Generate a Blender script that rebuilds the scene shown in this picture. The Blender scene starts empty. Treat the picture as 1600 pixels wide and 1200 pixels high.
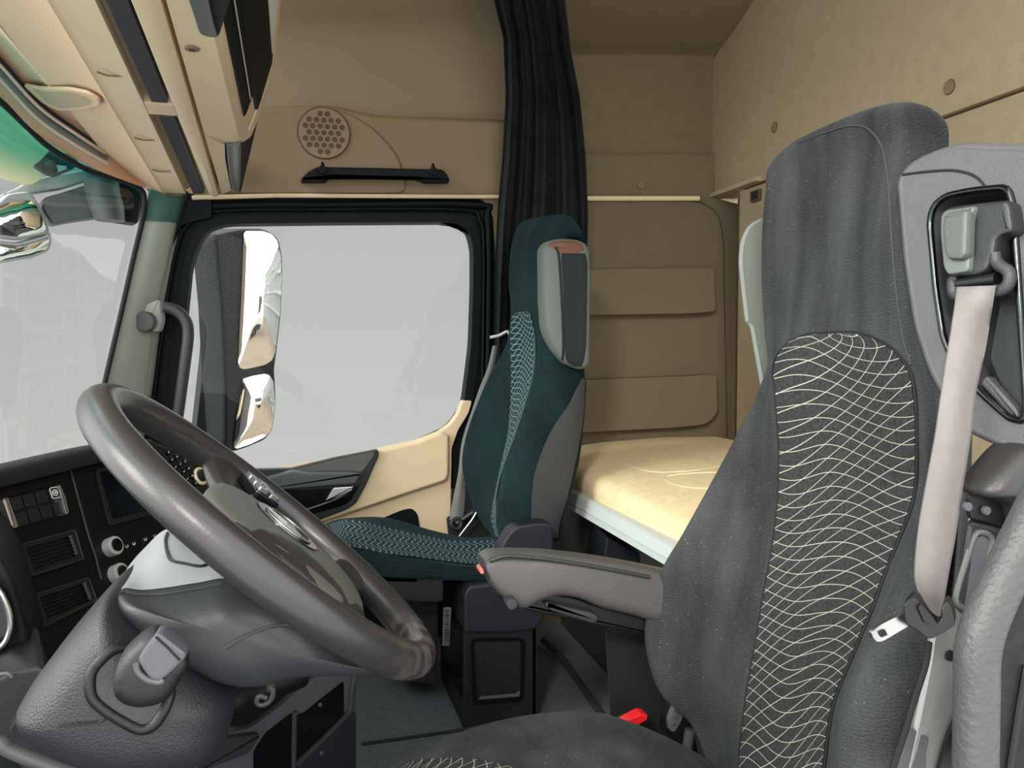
import bpy, bmesh, math, random
from mathutils import Vector as V, Matrix
from mathutils.bvhtree import BVHTree
random.seed(4)
COL = bpy.context.scene.collection
PI = math.pi
# ------------------------------------------------------------------ camera
FOC = 1300.0
YAW, PIT = math.radians(14), math.radians(2.6)
CAM = V((0, 0, .85))
FW = V((math.sin(YAW)*math.cos(PIT), math.cos(YAW)*math.cos(PIT), -math.sin(PIT)))
RT = V((math.cos(YAW), -math.sin(YAW), 0))
UP = RT.cross(FW)
cd = bpy.data.cameras.new('camera'); cam = bpy.data.objects.new('camera', cd); COL.objects.link(cam)
cam.location = CAM; cam.rotation_euler = (PI/2-PIT, 0, -YAW)
cd.sensor_width = 36; cd.lens = 36*FOC/1600; cd.clip_start = .02; cd.clip_end = 300
bpy.context.scene.camera = cam

# sight lines of the survey: where a measured direction meets a plane of the cab
def ray(px, py): return FW + RT*((px-800)/FOC) + UP*((600-py)/FOC)
def PY(px, py, y): r = ray(px, py); return CAM + r*(y/r.y)
def PX(px, py, x): r = ray(px, py); return CAM + r*(x/r.x)
def PZ(px, py, z): r = ray(px, py); return CAM + r*((z-CAM.z)/r.z)
def PP(px, py, pl): r = ray(px, py); return CAM + r*((pl[0]-CAM).dot(pl[1])/r.dot(pl[1]))
def LY(pts, y): return [PY(a, b, y) for a, b in pts]
def LP(pts, pl): return [PP(a, b, pl) for a, b in pts]
def shift(pts, v): v = V(v); return [p+v for p in pts]

# ------------------------------------------------------------------ curves
def cr(p0, p1, p2, p3, t):
    return (p1*2 + (p2-p0)*t + (p0*2-p1*5+p2*4-p3)*t*t + (p1*3-p0-p2*3+p3)*t*t*t)*.5
def spline(pts, n, closed=False):
    pts = [V(p) for p in pts]; m = len(pts); out = []
    if closed:
        for i in range(n):
            f = i*m/n; k = int(f); t = f-k
            out.append(cr(pts[(k-1) % m], pts[k % m], pts[(k+1) % m], pts[(k+2) % m], t))
        return out
    for i in range(n):
        f = i*(m-1)/(n-1); k = min(int(f), m-2); t = f-k
        p0 = pts[k-1] if k > 0 else pts[0]*2-pts[1]
        p3 = pts[k+2] if k+2 < m else pts[m-1]*2-pts[m-2]
        out.append(cr(p0, pts[k], pts[k+1], p3, t))
    return out
def resample(pts, n, closed=True):
    P = list(pts)+([pts[0]] if closed else [])
    L = [0]
    for a, b in zip(P, P[1:]): L.append(L[-1]+(b-a).length)
    out = []; k = 0
    for i in range(n):
        s = L[-1]*i/(n if closed else n-1)
        while k < len(P)-2 and L[k+1] < s: k += 1
        d = L[k+1]-L[k]
        out.append(P[k].lerp(P[k+1], min(1, (s-L[k])/d if d > 1e-9 else 0)))
    return out
def rounded(pts, r, seg=5):
    pts = [V(p) for p in pts]; n = len(pts); out = []
    for i in range(n):
        a, b, c = pts[i-1], pts[i], pts[(i+1) % n]
        rr = r[i] if isinstance(r, (list, tuple)) else r
        e1, e2 = (a-b), (c-b)
        d = min(rr, e1.length*.45, e2.length*.45)
        if d < 1e-6: out.append(b); continue
        p, q = b+e1.normalized()*d, b+e2.normalized()*d
        for k in range(seg+1):
            t = k/seg
            out.append(p.lerp(b, t).lerp(b.lerp(q, t), t))
    return out

# ------------------------------------------------------------------ meshes
def put(name, me, mat, parent=None):
    o = bpy.data.objects.new(name, me); COL.objects.link(o)
    if mat: me.materials.append(mat)
    if parent is not None:
        o.parent = parent
        if parent.type == 'EMPTY': o.matrix_parent_inverse = Matrix.Translation(-parent.location)
    return o
def mk(name, vs, fs, mat, parent=None, smooth=True, ang=40, uv=None):
    me = bpy.data.meshes.new(name)
    me.from_pydata([tuple(v) for v in vs], [], fs)
    bm = bmesh.new(); bm.from_mesh(me)
    bmesh.ops.recalc_face_normals(bm, faces=bm.faces[:])
    bm.to_mesh(me); bm.free()
    if smooth:
        me.polygons.foreach_set('use_smooth', [True]*len(me.polygons))
        me.set_sharp_from_angle(angle=math.radians(ang))
    if uv:
        lay = me.uv_layers.new(name='UVMap')
        for l in me.loops: lay.data[l.index].uv = uv[l.vertex_index]
    me.update()
    o = put(name, me, mat, parent)
    if smooth and max(len(f) for f in fs) > 6:
        wm = o.modifiers.new('normals', 'WEIGHTED_NORMAL'); wm.keep_sharp = True; wm.weight = 100
    return o
class MB:
    """collects several simple solids that make up ONE part"""
    def __init__(s): s.v = []; s.f = []
    def add(s, vf):
        b = len(s.v); s.v += [V(x) for x in vf[0]]; s.f += [tuple(i+b for i in f) for f in vf[1]]; return s
    def build(s, name, mat, parent=None, **k): return mk(name, s.v, s.f, mat, parent, **k)
def g_tube(pts, r, seg=12, closed=False, caps=True):
    pts = [V(p) for p in pts]; n = len(pts); vs = []; fs = []
    up = None
    for i, p in enumerate(pts):
        if closed: t = pts[(i+1) % n]-pts[i-1]
        else: t = pts[min(i+1, n-1)]-pts[max(i-1, 0)]
        t.normalize()
        if up is None:
            up = V((0, 0, 1)) if abs(t.z) < .9 else V((1, 0, 0))
        a = (up-t*up.dot(t)).normalized(); b = t.cross(a); up = a
        rr = r[i] if isinstance(r, (list, tuple)) else r
        for k in range(seg):
            w = 2*PI*k/seg; vs.append(p+a*(rr*math.cos(w))+b*(rr*math.sin(w)))
    m = n if closed else n-1
    for i in range(m):
        for k in range(seg):
            j = (i+1) % n
            fs.append((i*seg+k, i*seg+(k+1) % seg, j*seg+(k+1) % seg, j*seg+k))
    if caps and not closed:
        fs.append(tuple(range(seg))); fs.append(tuple((n-1)*seg+k for k in range(seg)))
    return vs, fs
def g_prism(front, ex, bev=0.0, back_scale=1.0):
    """outline extruded by ex; the front rim is chamfered in two steps by bev"""
    ex = V(ex); f = [V(p) for p in front]; n = len(f)
    c = sum(f, V((0, 0, 0)))/n
    nrm = ex.normalized()
    loops = []
    if bev > 0:
        ins = []
        for i in range(n):
            a, b, d = f[i-1], f[i], f[(i+1) % n]
            e = ((b-a).normalized()+(d-b).normalized())
            e = e.normalized() if e.length > 1e-6 else (d-b).normalized()
            s = e.cross(nrm)
            ins.append(s)
        area = V((0, 0, 0))
        for i in range(n): area += (f[i]-c).cross(f[(i+1) % n]-c)
        sg = 1 if area.dot(nrm) < 0 else -1
        loops.append([p+s*(sg*bev) for p, s in zip(f, ins)])
        loops.append([p+s*(sg*bev*.29)+nrm*(bev*.29) for p, s in zip(f, ins)])
        loops.append([p+nrm*bev for p in f])
    else:
        loops.append(f)
    loops.append([p+ex for p in f])
    vs = [p for l in loops for p in l]; fs = []
    for j in range(len(loops)-1):
        for i in range(n):
            k = (i+1) % n
            fs.append((j*n+i, j*n+k, (j+1)*n+k, (j+1)*n+i))
    fs.append(tuple(range(n))); fs.append(tuple((len(loops)-1)*n+i for i in range(n)))
    return vs, fs
def g_ring(outer, inner, ex, n=72):
    """flat band between two outlines, extruded by ex"""
    ex = V(ex); o = resample(outer, n); 
    inn = resample(inner, n*3)
    ci = sum(inn, V())/len(inn)
    # start the inner outline where it is closest to the first outer point
    k = min(range(len(inn)), key=lambda i: (inn[i]-o[0]).length)
    inn = inn[k:]+inn[:k]
    # same winding
    def area(l):
        c = sum(l, V())/len(l); a = V()
        for i in range(len(l)): a += (l[i]-c).cross(l[(i+1) % len(l)]-c)
        return a
    if area(o).dot(area(inn)) < 0: inn = [inn[0]]+inn[:0:-1]
    ii = resample(inn, n)
    L = [o, ii, shift(ii, ex), shift(o, ex)]
    vs = [p for l in L for p in l]; fs = []
    for j in range(4):
        for i in range(n):
            q = (i+1) % n; j2 = (j+1) % 4
            fs.append((j*n+i, j*n+q, j2*n+q, j2*n+i))
    return vs, fs
def g_pillow(outline, axis, front, back, p=2.5, rings=10, n=64, closed=True, centre=None):
    """solid with the given outline, swelling by front against axis and by back along it"""
    o = resample(outline, n); ax = V(axis).normalized()
    c = V(centre) if centre else sum(o, V())/n
    vs = []; fs = []
    def dome(h, sgn, first):
        base = len(vs)
        for j in range(rings+1):
            r = math.sin(PI/2*j/rings)   # 0..1
            off = h*max(0, 1-r**p)**(1/p)*sgn
            for q in o: vs.append(c.lerp(q, r)+ax*off)
        for j in range(rings):
            for i in range(n):
                k = (i+1) % n
                if j == 0: fs.append((base+i, base+n+i, base+n+k))
                else: fs.append((base+j*n+i, base+(j+1)*n+i, base+(j+1)*n+k, base+j*n+k))
    dome(front, -1, True)
    if closed: dome(back, 1, False)
    return vs, fs
def clean(o, d=1e-5):
    bm = bmesh.new(); bm.from_mesh(o.data)
    bmesh.ops.remove_doubles(bm, verts=bm.verts[:], dist=d)
    bmesh.ops.recalc_face_normals(bm, faces=bm.faces[:])
    bm.to_mesh(o.data); bm.free(); return o
def g_surf(rows, nv=None, nu=None, thick=None, closed_u=False):
    """smooth sheet through a net of points, thickened by the vector thick"""
    rows = [[V(p) for p in r] for r in rows]
    nu = nu or len(rows[0])*4; nv = nv or len(rows)*4
    R = [spline(r, nu, closed_u) for r in rows]
    cols = [spline([r[i] for r in R], nv) for i in range(nu)]
    vs = [cols[i][j] for j in range(nv) for i in range(nu)]
    fs = [(j*nu+i, j*nu+i+1, (j+1)*nu+i+1, (j+1)*nu+i) for j in range(nv-1) for i in range(nu-1)]
    if closed_u: fs += [(j*nu+nu-1, j*nu, (j+1)*nu, (j+1)*nu+nu-1) for j in range(nv-1)]
    if thick is not None:
        t = V(thick); b = len(vs); N = nu*nv
        vs = vs+[v+t for v in vs]
        fs = fs+[tuple(i+N for i in f) for f in fs]
        rim = [i for i in range(nu)]+[j*nu+nu-1 for j in range(1, nv)]+[(nv-1)*nu+i for i in range(nu-2, -1, -1)]+[j*nu for j in range(nv-2, 0, -1)]
        for a, c in zip(rim, rim[1:]+rim[:1]): fs.append((a, c, c+N, a+N))
    return vs, fs
def g_loft(secs, n=None, caps=True):
    """solid through closed sections with equal point counts"""
    secs = [[V(p) for p in s] for s in secs]; m = len(secs[0])
    if n:
        cols = [spline([s[i] for s in secs], n) for i in range(m)]
        secs = [[cols[i][j] for i in range(m)] for j in range(n)]
    vs = [p for s in secs for p in s]; fs = []
    for j in range(len(secs)-1):
        for i in range(m):
            k = (i+1) % m
            fs.append((j*m+i, j*m+k, (j+1)*m+k, (j+1)*m+i))
    if caps: fs.append(tuple(range(m))); fs.append(tuple((len(secs)-1)*m+i for i in range(m)))
    return vs, fs
def sup_sec(c, a, b, p=3.0, n=28):
    """superellipse section round c with half axes a and b (vectors)"""
    out = []
    for k in range(n):
        w = 2*PI*k/n; x, y = math.cos(w), math.sin(w)
        out.append(V(c)+V(a)*(math.copysign(abs(x)**(2/p), x))+V(b)*(math.copysign(abs(y)**(2/p), y)))
    return out
def g_box(c, s, rz=0, bev=.0, ry=0):
    c = V(c); x, y, z = s[0]/2, s[1]/2, s[2]/2
    M = Matrix.Rotation(rz, 3, 'Z') @ Matrix.Rotation(ry, 3, 'Y')
    if bev <= 0:
        vs = [c+M@V((a*x, b*y, d*z)) for d in (-1, 1) for a, b in ((-1, -1), (1, -1), (1, 1), (-1, 1))]
        return vs, [(0, 1, 2, 3), (4, 5, 6, 7), (0, 1, 5, 4), (1, 2, 6, 5), (2, 3, 7, 6), (3, 0, 4, 7)]
    L = []
    def rect(ax, ay, h, k):
        r = min(bev, ax*.9, ay*.9); out = []
        for sx, sy, a0 in ((1, 1, 0), (-1, 1, PI/2), (-1, -1, PI), (1, -1, 1.5*PI)):
            for t in range(4):
                w = a0+PI/2*t/3
                out.append(c+M@V((sx*(ax-r)+(r-k)*math.cos(w), sy*(ay-r)+(r-k)*math.sin(w), h)))
        return out
    b = min(bev, z*.9)
    L = [rect(x, y, -z, b), rect(x, y, -z+b*.3, b*.3), rect(x, y, -z+b, 0), rect(x, y, z-b, 0), rect(x, y, z-b*.3, b*.3), rect(x, y, z, b)]
    return g_loft(L)
def g_disc(c, nrm, r, h, seg=32, bev=0):
    c = V(c); nrm = V(nrm).normalized(); a = nrm.orthogonal().normalized(); b = nrm.cross(a)
    return g_prism([c+nrm*h+a*(r*math.cos(2*PI*k/seg))+b*(r*math.sin(2*PI*k/seg)) for k in range(seg)], -nrm*h, bev)
def g_torus(c, nrm, R, r, seg=40, s2=10):
    c = V(c); nrm = V(nrm).normalized(); a = nrm.orthogonal().normalized(); b = nrm.cross(a)
    return g_tube([c+a*(R*math.cos(2*PI*k/seg))+b*(R*math.sin(2*PI*k/seg)) for k in range(seg)], r, s2, True)
def bvh_of(o):
    me = o.data
    return BVHTree.FromPolygons([v.co for v in me.vertices], [tuple(p.vertices) for p in me.polygons])
def hit(bvh, px, py, off=.002):
    r = ray(px, py).normalized()
    h = bvh.ray_cast(CAM, r)
    if h[0] is None: return None
    n = h[1] if h[1].dot(r) < 0 else -h[1]
    return h[0]+n*off
def on(b, pts, off=.001): return [q for q in (hit(b, x, y, off) for x, y in pts) if q]
def tag(o, label=None, cat=None, group=None, kind=None):
    if label: o['label'] = label
    if cat: o['category'] = cat
    if group: o['group'] = group
    if kind: o['kind'] = kind
    return o
def struct(o, label=None): 
    o['kind'] = 'structure'
    if label: o['label'] = label
    return o
def thing(name, loc, label, cat, group=None):
    o = bpy.data.objects.new(name, None); COL.objects.link(o); o.location = loc; o.empty_display_size = .05
    return tag(o, label, cat, group)
def sub(name, loc, parent):
    return parent

# ------------------------------------------------------------------ materials
def nt(name):
    m = bpy.data.materials.new(name); m.use_nodes = True
    t = m.node_tree; b = t.nodes['Principled BSDF']
    return m, t, b
def lk(t, a, b): t.links.new(a, b)
def nd(t, typ, **k):
    n = t.nodes.new(typ)
    for a, v in k.items(): setattr(n, a, v)
    return n
def math_n(t, op, a, b=None, c=None):
    n = nd(t, 'ShaderNodeMath', operation=op)
    for i, x in enumerate((a, b, c)):
        if x is None: continue
        if isinstance(x, (int, float)): n.inputs[i].default_value = x
        else: lk(t, x, n.inputs[i])
    return n.outputs[0]
def lin(c):
    f = lambda x: x/12.92 if x <= .04045 else ((x+.055)/1.055)**2.4
    return tuple(f(x/255) for x in c)+(1,)
def plastic(name, rgb, rough=.5, grain=0.0, scale=700, metal=0, var=.0, spec=.5, vscale=6):
    m, t, b = nt(name)
    col = lin(rgb)
    b.inputs['Base Color'].default_value = col; b.inputs['Roughness'].default_value = rough; b.inputs['Metallic'].default_value = metal
    b.inputs['Specular IOR Level'].default_value = spec
    tc = nd(t, 'ShaderNodeTexCoord')
    if var:
        n = nd(t, 'ShaderNodeTexNoise'); n.inputs['Scale'].default_value = vscale; n.inputs['Detail'].default_value = 5; lk(t, tc.outputs['Object'], n.inputs['Vector'])
        r = nd(t, 'ShaderNodeValToRGB'); r.color_ramp.elements[0].position = .3; r.color_ramp.elements[1].position = .7
        r.color_ramp.elements[0].color = tuple(x*(1-var) for x in col[:3])+(1,); r.color_ramp.elements[1].color = tuple(min(1, x*(1+var)) for x in col[:3])+(1,)
        lk(t, n.outputs['Fac'], r.inputs['Fac']); lk(t, r.outputs['Color'], b.inputs['Base Color'])
    if grain:
        n = nd(t, 'ShaderNodeTexNoise'); n.inputs['Scale'].default_value = scale; n.inputs['Detail'].default_value = 2; lk(t, tc.outputs['Object'], n.inputs['Vector'])
        bu = nd(t, 'ShaderNodeBump'); bu.inputs['Strength'].default_value = grain; bu.inputs['Distance'].default_value = .002
        lk(t, n.outputs['Fac'], bu.inputs['Height']); lk(t, bu.outputs['Normal'], b.inputs['Normal'])
    return m
def velour(name, rgb, sheen=.3, lint=.0, rib=0.0, tint=(150, 160, 165), streak=0):
    m, t, b = nt(name); col = lin(rgb)
    b.inputs['Roughness'].default_value = .95; b.inputs['Specular IOR Level'].default_value = .12
    b.inputs['Sheen Weight'].default_value = sheen; b.inputs['Sheen Roughness'].default_value = .4; b.inputs['Sheen Tint'].default_value = lin(tint)
    tc = nd(t, 'ShaderNodeTexCoord')
    n1 = nd(t, 'ShaderNodeTexNoise'); n1.inputs['Scale'].default_value = 9; n1.inputs['Detail'].default_value = 6; lk(t, tc.outputs['Object'], n1.inputs['Vector'])
    n2 = nd(t, 'ShaderNodeTexNoise'); n2.inputs['Scale'].default_value = 420; n2.inputs['Detail'].default_value = 2; lk(t, tc.outputs['Object'], n2.inputs['Vector'])
    s = math_n(t, 'ADD', math_n(t, 'MULTIPLY', n1.outputs['Fac'], .5), math_n(t, 'MULTIPLY', n2.outputs['Fac'], .5))
    if streak:
        mp_ = nd(t, 'ShaderNodeMapping'); mp_.inputs['Scale'].default_value = (22, 22, 3.5); lk(t, tc.outputs['Object'], mp_.inputs['Vector'])
        n3 = nd(t, 'ShaderNodeTexNoise'); n3.inputs['Scale'].default_value = 1; n3.inputs['Detail'].default_value = 3; lk(t, mp_.outputs['Vector'], n3.inputs['Vector'])
        s = math_n(t, 'ADD', math_n(t, 'MULTIPLY', s, 1-streak), math_n(t, 'MULTIPLY', n3.outputs['Fac'], streak))
    r = nd(t, 'ShaderNodeValToRGB'); r.color_ramp.elements[0].position = .36; r.color_ramp.elements[1].position = .66
    r.color_ramp.elements[0].color = tuple(x*.55 for x in col[:3])+(1,); r.color_ramp.elements[1].color = tuple(x*1.6 for x in col[:3])+(1,)
    lk(t, s, r.inputs['Fac']); src = r.outputs['Color']
    if lint:
        vo = nd(t, 'ShaderNodeTexVoronoi'); vo.inputs['Scale'].default_value = 95; lk(t, tc.outputs['Object'], vo.inputs['Vector'])
        k = math_n(t, 'MULTIPLY', math_n(t, 'LESS_THAN', vo.outputs['Distance'], .09), lint)
        mx = nd(t, 'ShaderNodeMixRGB'); lk(t, k, mx.inputs['Fac']); lk(t, src, mx.inputs['Color1']); mx.inputs['Color2'].default_value = lin((190, 190, 185)); src = mx.outputs['Color']
    lk(t, src, b.inputs['Base Color'])
    h = n2.outputs['Fac']
    if rib:
        w = nd(t, 'ShaderNodeTexWave', bands_direction='Z'); w.inputs['Scale'].default_value = 75; w.inputs['Distortion'].default_value = 7; w.inputs['Detail'].default_value = 2
        lk(t, tc.outputs['Object'], w.inputs['Vector']); h = math_n(t, 'ADD', h, math_n(t, 'MULTIPLY', w.outputs['Fac'], rib))
    bu = nd(t, 'ShaderNodeBump'); bu.inputs['Strength'].default_value = .5; bu.inputs['Distance'].default_value = .002
    lk(t, h, bu.inputs['Height']); lk(t, bu.outputs['Normal'], b.inputs['Normal'])
    return m
def wavy(name, base, line, famA, famB=None, width=.13, fade=1.0):
    """woven cloth with thin pale wavy lines; fam = (spacing, slope, amp, freq_u, freq_v, phase) in metres of cloth"""
    m, t, b = nt(name)
    b.inputs['Roughness'].default_value = .95; b.inputs['Specular IOR Level'].default_value = .12
    uv = nd(t, 'ShaderNodeUVMap'); sp = nd(t, 'ShaderNodeSeparateXYZ'); lk(t, uv.outputs['UV'], sp.inputs[0])
    u, v = sp.outputs[0], sp.outputs[1]
    ns = nd(t, 'ShaderNodeTexNoise'); ns.inputs['Scale'].default_value = 6; ns.inputs['Detail'].default_value = 1; lk(t, uv.outputs['UV'], ns.inputs['Vector'])
    nz = math_n(t, 'MULTIPLY', math_n(t, 'SUBTRACT', ns.outputs['Fac'], .5), .014)
    tot = None
    for fam in (famA, famB):
        if fam is None: continue
        sp_, sl, am, fu, fv, ph = fam
        s = math_n(t, 'SINE', math_n(t, 'ADD', math_n(t, 'ADD', math_n(t, 'MULTIPLY', u, fu), math_n(t, 'MULTIPLY', v, fv)), ph))
        y = math_n(t, 'ADD', math_n(t, 'ADD', v, math_n(t, 'MULTIPLY', u, sl)), math_n(t, 'ADD', math_n(t, 'MULTIPLY', s, am), nz))
        fr = math_n(t, 'FRACT', math_n(t, 'DIVIDE', y, sp_))
        d = math_n(t, 'ABSOLUTE', math_n(t, 'SUBTRACT', fr, .5))
        sm = nd(t, 'ShaderNodeMapRange', interpolation_type='SMOOTHSTEP'); sm.inputs['From Min'].default_value = width; sm.inputs['From Max'].default_value = width*.4
        sm.inputs['To Min'].default_value = 0; sm.inputs['To Max'].default_value = 1; lk(t, d, sm.inputs['Value'])
        tot = sm.outputs[0] if tot is None else math_n(t, 'MAXIMUM', tot, sm.outputs[0])
    tot = math_n(t, 'MULTIPLY', tot, fade)
    n2 = nd(t, 'ShaderNodeTexNoise'); n2.inputs['Scale'].default_value = 300; tc = nd(t, 'ShaderNodeTexCoord'); lk(t, tc.outputs['Object'], n2.inputs['Vector'])
    r = nd(t, 'ShaderNodeValToRGB'); c = lin(base); r.color_ramp.elements[0].position = .3; r.color_ramp.elements[1].position = .7
    r.color_ramp.elements[0].color = tuple(x*.6 for x in c[:3])+(1,); r.color_ramp.elements[1].color = tuple(x*1.5 for x in c[:3])+(1,); lk(t, n2.outputs['Fac'], r.inputs['Fac'])
    mx = nd(t, 'ShaderNodeMixRGB'); lk(t, tot, mx.inputs['Fac']); lk(t, r.outputs['Color'], mx.inputs['Color1']); mx.inputs['Color2'].default_value = lin(line)
    lk(t, mx.outputs['Color'], b.inputs['Base Color'])
    bu = nd(t, 'ShaderNodeBump'); bu.inputs['Strength'].default_value = .35; bu.inputs['Distance'].default_value = .001
    lk(t, math_n(t, 'ADD', n2.outputs['Fac'], tot), bu.inputs['Height']); lk(t, bu.outputs['Normal'], b.inputs['Normal'])
    return m
def glass(name, tint=(1, 1, 1, 1), band=None, refl=1.0):
    m = bpy.data.materials.new(name); m.use_nodes = True; t = m.node_tree; t.nodes.clear()
    out = nd(t, 'ShaderNodeOutputMaterial'); tr = nd(t, 'ShaderNodeBsdfTransparent'); gl = nd(t, 'ShaderNodeBsdfGlossy'); gl.inputs['Roughness'].default_value = .0
    tr.inputs['Color'].default_value = tint
    if band:
        geo = nd(t, 'ShaderNodeNewGeometry'); sp = nd(t, 'ShaderNodeSeparateXYZ'); lk(t, geo.outputs['Position'], sp.inputs[0])
        mr = nd(t, 'ShaderNodeMapRange', interpolation_type='SMOOTHSTEP'); mr.inputs['From Min'].default_value = band[0]; mr.inputs['From Max'].default_value = band[1]; lk(t, sp.outputs[2], mr.inputs['Value'])
        mx = nd(t, 'ShaderNodeMixRGB'); lk(t, mr.outputs[0], mx.inputs['Fac']); mx.inputs['Color1'].default_value = tint; mx.inputs['Color2'].default_value = band[2]; lk(t, mx.outputs['Color'], tr.inputs['Color'])
    fr = nd(t, 'ShaderNodeFresnel'); fr.inputs['IOR'].default_value = 1.45
    ms = nd(t, 'ShaderNodeMixShader'); lk(t, math_n(t, 'MULTIPLY', fr.outputs[0], refl), ms.inputs[0]); lk(t, tr.outputs[0], ms.inputs[1]); lk(t, gl.outputs[0], ms.inputs[2]); lk(t, ms.outputs[0], out.inputs['Surface'])
    return m
M = {}
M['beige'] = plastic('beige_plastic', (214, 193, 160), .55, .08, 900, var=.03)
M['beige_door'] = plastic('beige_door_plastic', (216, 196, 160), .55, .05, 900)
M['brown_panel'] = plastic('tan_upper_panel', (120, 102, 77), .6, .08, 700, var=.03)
M['wall'] = plastic('tan_wall_cloth', (113, 102, 80), .9, .35, 160, var=.06, vscale=30)  # kept darker than the rear wall, for weak light deep in the cab
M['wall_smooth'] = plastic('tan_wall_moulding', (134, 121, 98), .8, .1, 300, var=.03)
M['rear_wall'] = plastic('rear_wall_cloth', (163, 148, 121), .9, .35, 160, var=.06, vscale=30)  # the side-wall cloth again, paler for light from the driver's door
M['seam_grey'] = plastic('seam_grey', (58, 60, 62), .9)
M['beige_warm'] = plastic('beige_plastic_warm', (214, 174, 142), .55, .08, 900, var=.03)  # beige shifted warm to cancel green light through the tinted glass
M['lens_tan'] = plastic('lens_tan', (176, 144, 116), .6)
M['rail_warm'] = plastic('rail_warm_silver', (225, 200, 185), .3)
M['guide_dark'] = plastic('belt_guide_dark', (38, 38, 40), .42, .15, 600)
M['bar_grey'] = plastic('pull_bar_grey', (66, 72, 73), .4, .1, 500)
M['lip_grey'] = plastic('console_lip_grey', (82, 81, 87), .5, .2, 450)
M['tray_dark'] = plastic('console_tray_dark', (40, 41, 49), .5, .15, 450)
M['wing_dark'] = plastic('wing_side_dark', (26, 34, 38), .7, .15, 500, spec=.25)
M['shell_light'] = plastic('seat_shell_light', (138, 138, 137), .45, .3, 450)
M['arm_vinyl'] = plastic('armrest_vinyl', (84, 82, 82), .4, .2, 380)
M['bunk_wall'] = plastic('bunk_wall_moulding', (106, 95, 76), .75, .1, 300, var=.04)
M['grille'] = plastic('tan_grille', (124, 106, 82), .6)
M['hole'] = plastic('dark_brown', (74, 60, 46), .8)  # dark brown of seams, rings, holes and small housings
M['seam'] = plastic('dark_seam', (48, 40, 32), .9)
M['black'] = plastic('black_plastic', (15, 17, 20), .45, .15, 600)
M['black_matte'] = plastic('black_matte', (18, 19, 22), .8)
M['gloss_black'] = plastic('gloss_black', (8, 10, 14), .12)
M['dash'] = plastic('dash_charcoal', (9, 9, 12), .5, .2, 500, spec=.25)
M['dash_top'] = plastic('dash_top_charcoal', (26, 26, 28), .55, .2, 500, spec=.35)
M['blue_black'] = plastic('blue_black_plastic', (20, 23, 33), .45, .1, 500)
M['rubber'] = plastic('black_rubber', (6, 14, 16), .6, spec=.18)
M['charcoal'] = plastic('charcoal_plastic', (50, 51, 54), .5, .35, 380)
M['shroud_shaded'] = plastic('shroud_shaded_grey', (48, 50, 53), .42, .15, 600)  # darker copy of the shroud grey, for its shaded front
M['shroud_lit'] = plastic('shroud_lit_grey', (146, 150, 152), .4, .12, 600)  # same grey made paler, for the light on its top
M['leather'] = plastic('dark_leather', (46, 44, 44), .38, .14, 420, var=.14, vscale=14)
m, t, b = nt('rim_leather'); b.inputs['Roughness'].default_value = .36; b.inputs['Coat Weight'].default_value = .35; b.inputs['Coat Roughness'].default_value = .28
tc = nd(t, 'ShaderNodeTexCoord'); n1 = nd(t, 'ShaderNodeTexNoise'); n1.inputs['Scale'].default_value = 38; n1.inputs['Detail'].default_value = 4; lk(t, tc.outputs['Object'], n1.inputs['Vector'])
vd = nd(t, 'ShaderNodeVectorMath', operation='DISTANCE'); lk(t, tc.outputs['Object'], vd.inputs[0]); vd.inputs[1].default_value = (.105, .86, .515)
mr = nd(t, 'ShaderNodeMapRange', interpolation_type='SMOOTHSTEP'); mr.inputs['From Min'].default_value = .16; mr.inputs['From Max'].default_value = .03; lk(t, vd.outputs['Value'], mr.inputs['Value'])
wr_ = nd(t, 'ShaderNodeMapRange', interpolation_type='SMOOTHSTEP'); wr_.inputs['From Min'].default_value = .42; wr_.inputs['From Max'].default_value = .62; lk(t, n1.outputs['Fac'], wr_.inputs['Value'])
mx = nd(t, 'ShaderNodeMixRGB'); mx.inputs['Color1'].default_value = lin((44, 42, 43)); mx.inputs['Color2'].default_value = lin((104, 94, 88)); lk(t, math_n(t, 'MULTIPLY', mr.outputs[0], math_n(t, 'MULTIPLY', wr_.outputs[0], .8)), mx.inputs['Fac']); lk(t, mx.outputs['Color'], b.inputs['Base Color'])
n2 = nd(t, 'ShaderNodeTexNoise'); n2.inputs['Scale'].default_value = 420; lk(t, tc.outputs['Object'], n2.inputs['Vector']); bu = nd(t, 'ShaderNodeBump'); bu.inputs['Strength'].default_value = .12; bu.inputs['Distance'].default_value = .002; lk(t, n2.outputs['Fac'], bu.inputs['Height']); lk(t, bu.outputs['Normal'], b.inputs['Normal'])
M['rim'] = m
M['hub'] = plastic('hub_plastic', (88, 89, 85), .48, .3, 500)
M['pod'] = plastic('pebbled_vinyl', (38, 39, 43), .42, .45, 520)
M['shell_grey'] = plastic('seat_shell_grey', (78, 80, 84), .55, .3, 500)
M['wing_grey'] = plastic('wing_grey', (92, 97, 93), .7, .15, 500)
M['panel_grey'] = plastic('belt_panel_grey', (82, 81, 83), .48, .35, 900, var=.06, vscale=25)
M['light_grey'] = plastic('light_grey_plastic', (92, 97, 94), .35)
M['mid_grey'] = plastic('mid_grey_plastic', (80, 82, 80), .4, .15, 500)
M['pillar'] = plastic('pillar_grey', (152, 157, 149), .6, .12, 500, var=.04)
M['pillar_teal_light'] = plastic('pillar_lit_teal', (52, 84, 78), .6, .12, 500)  # pillar colour with teal light from the windscreen band put in
M['rail_grey'] = plastic('bunk_rail_grey', (192, 198, 198), .45)
M['silver'] = plastic('silver_paint', (205, 205, 200), .28, metal=.35)
M['chrome'] = plastic('chrome', (215, 215, 212), .12, metal=1)
M['satin'] = plastic('satin_metal', (190, 190, 188), .32, metal=1)
M['white'] = plastic('white_mark', (225, 225, 222), .5)
M['cream'] = plastic('cream_plastic', (226, 214, 176), .5)
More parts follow.
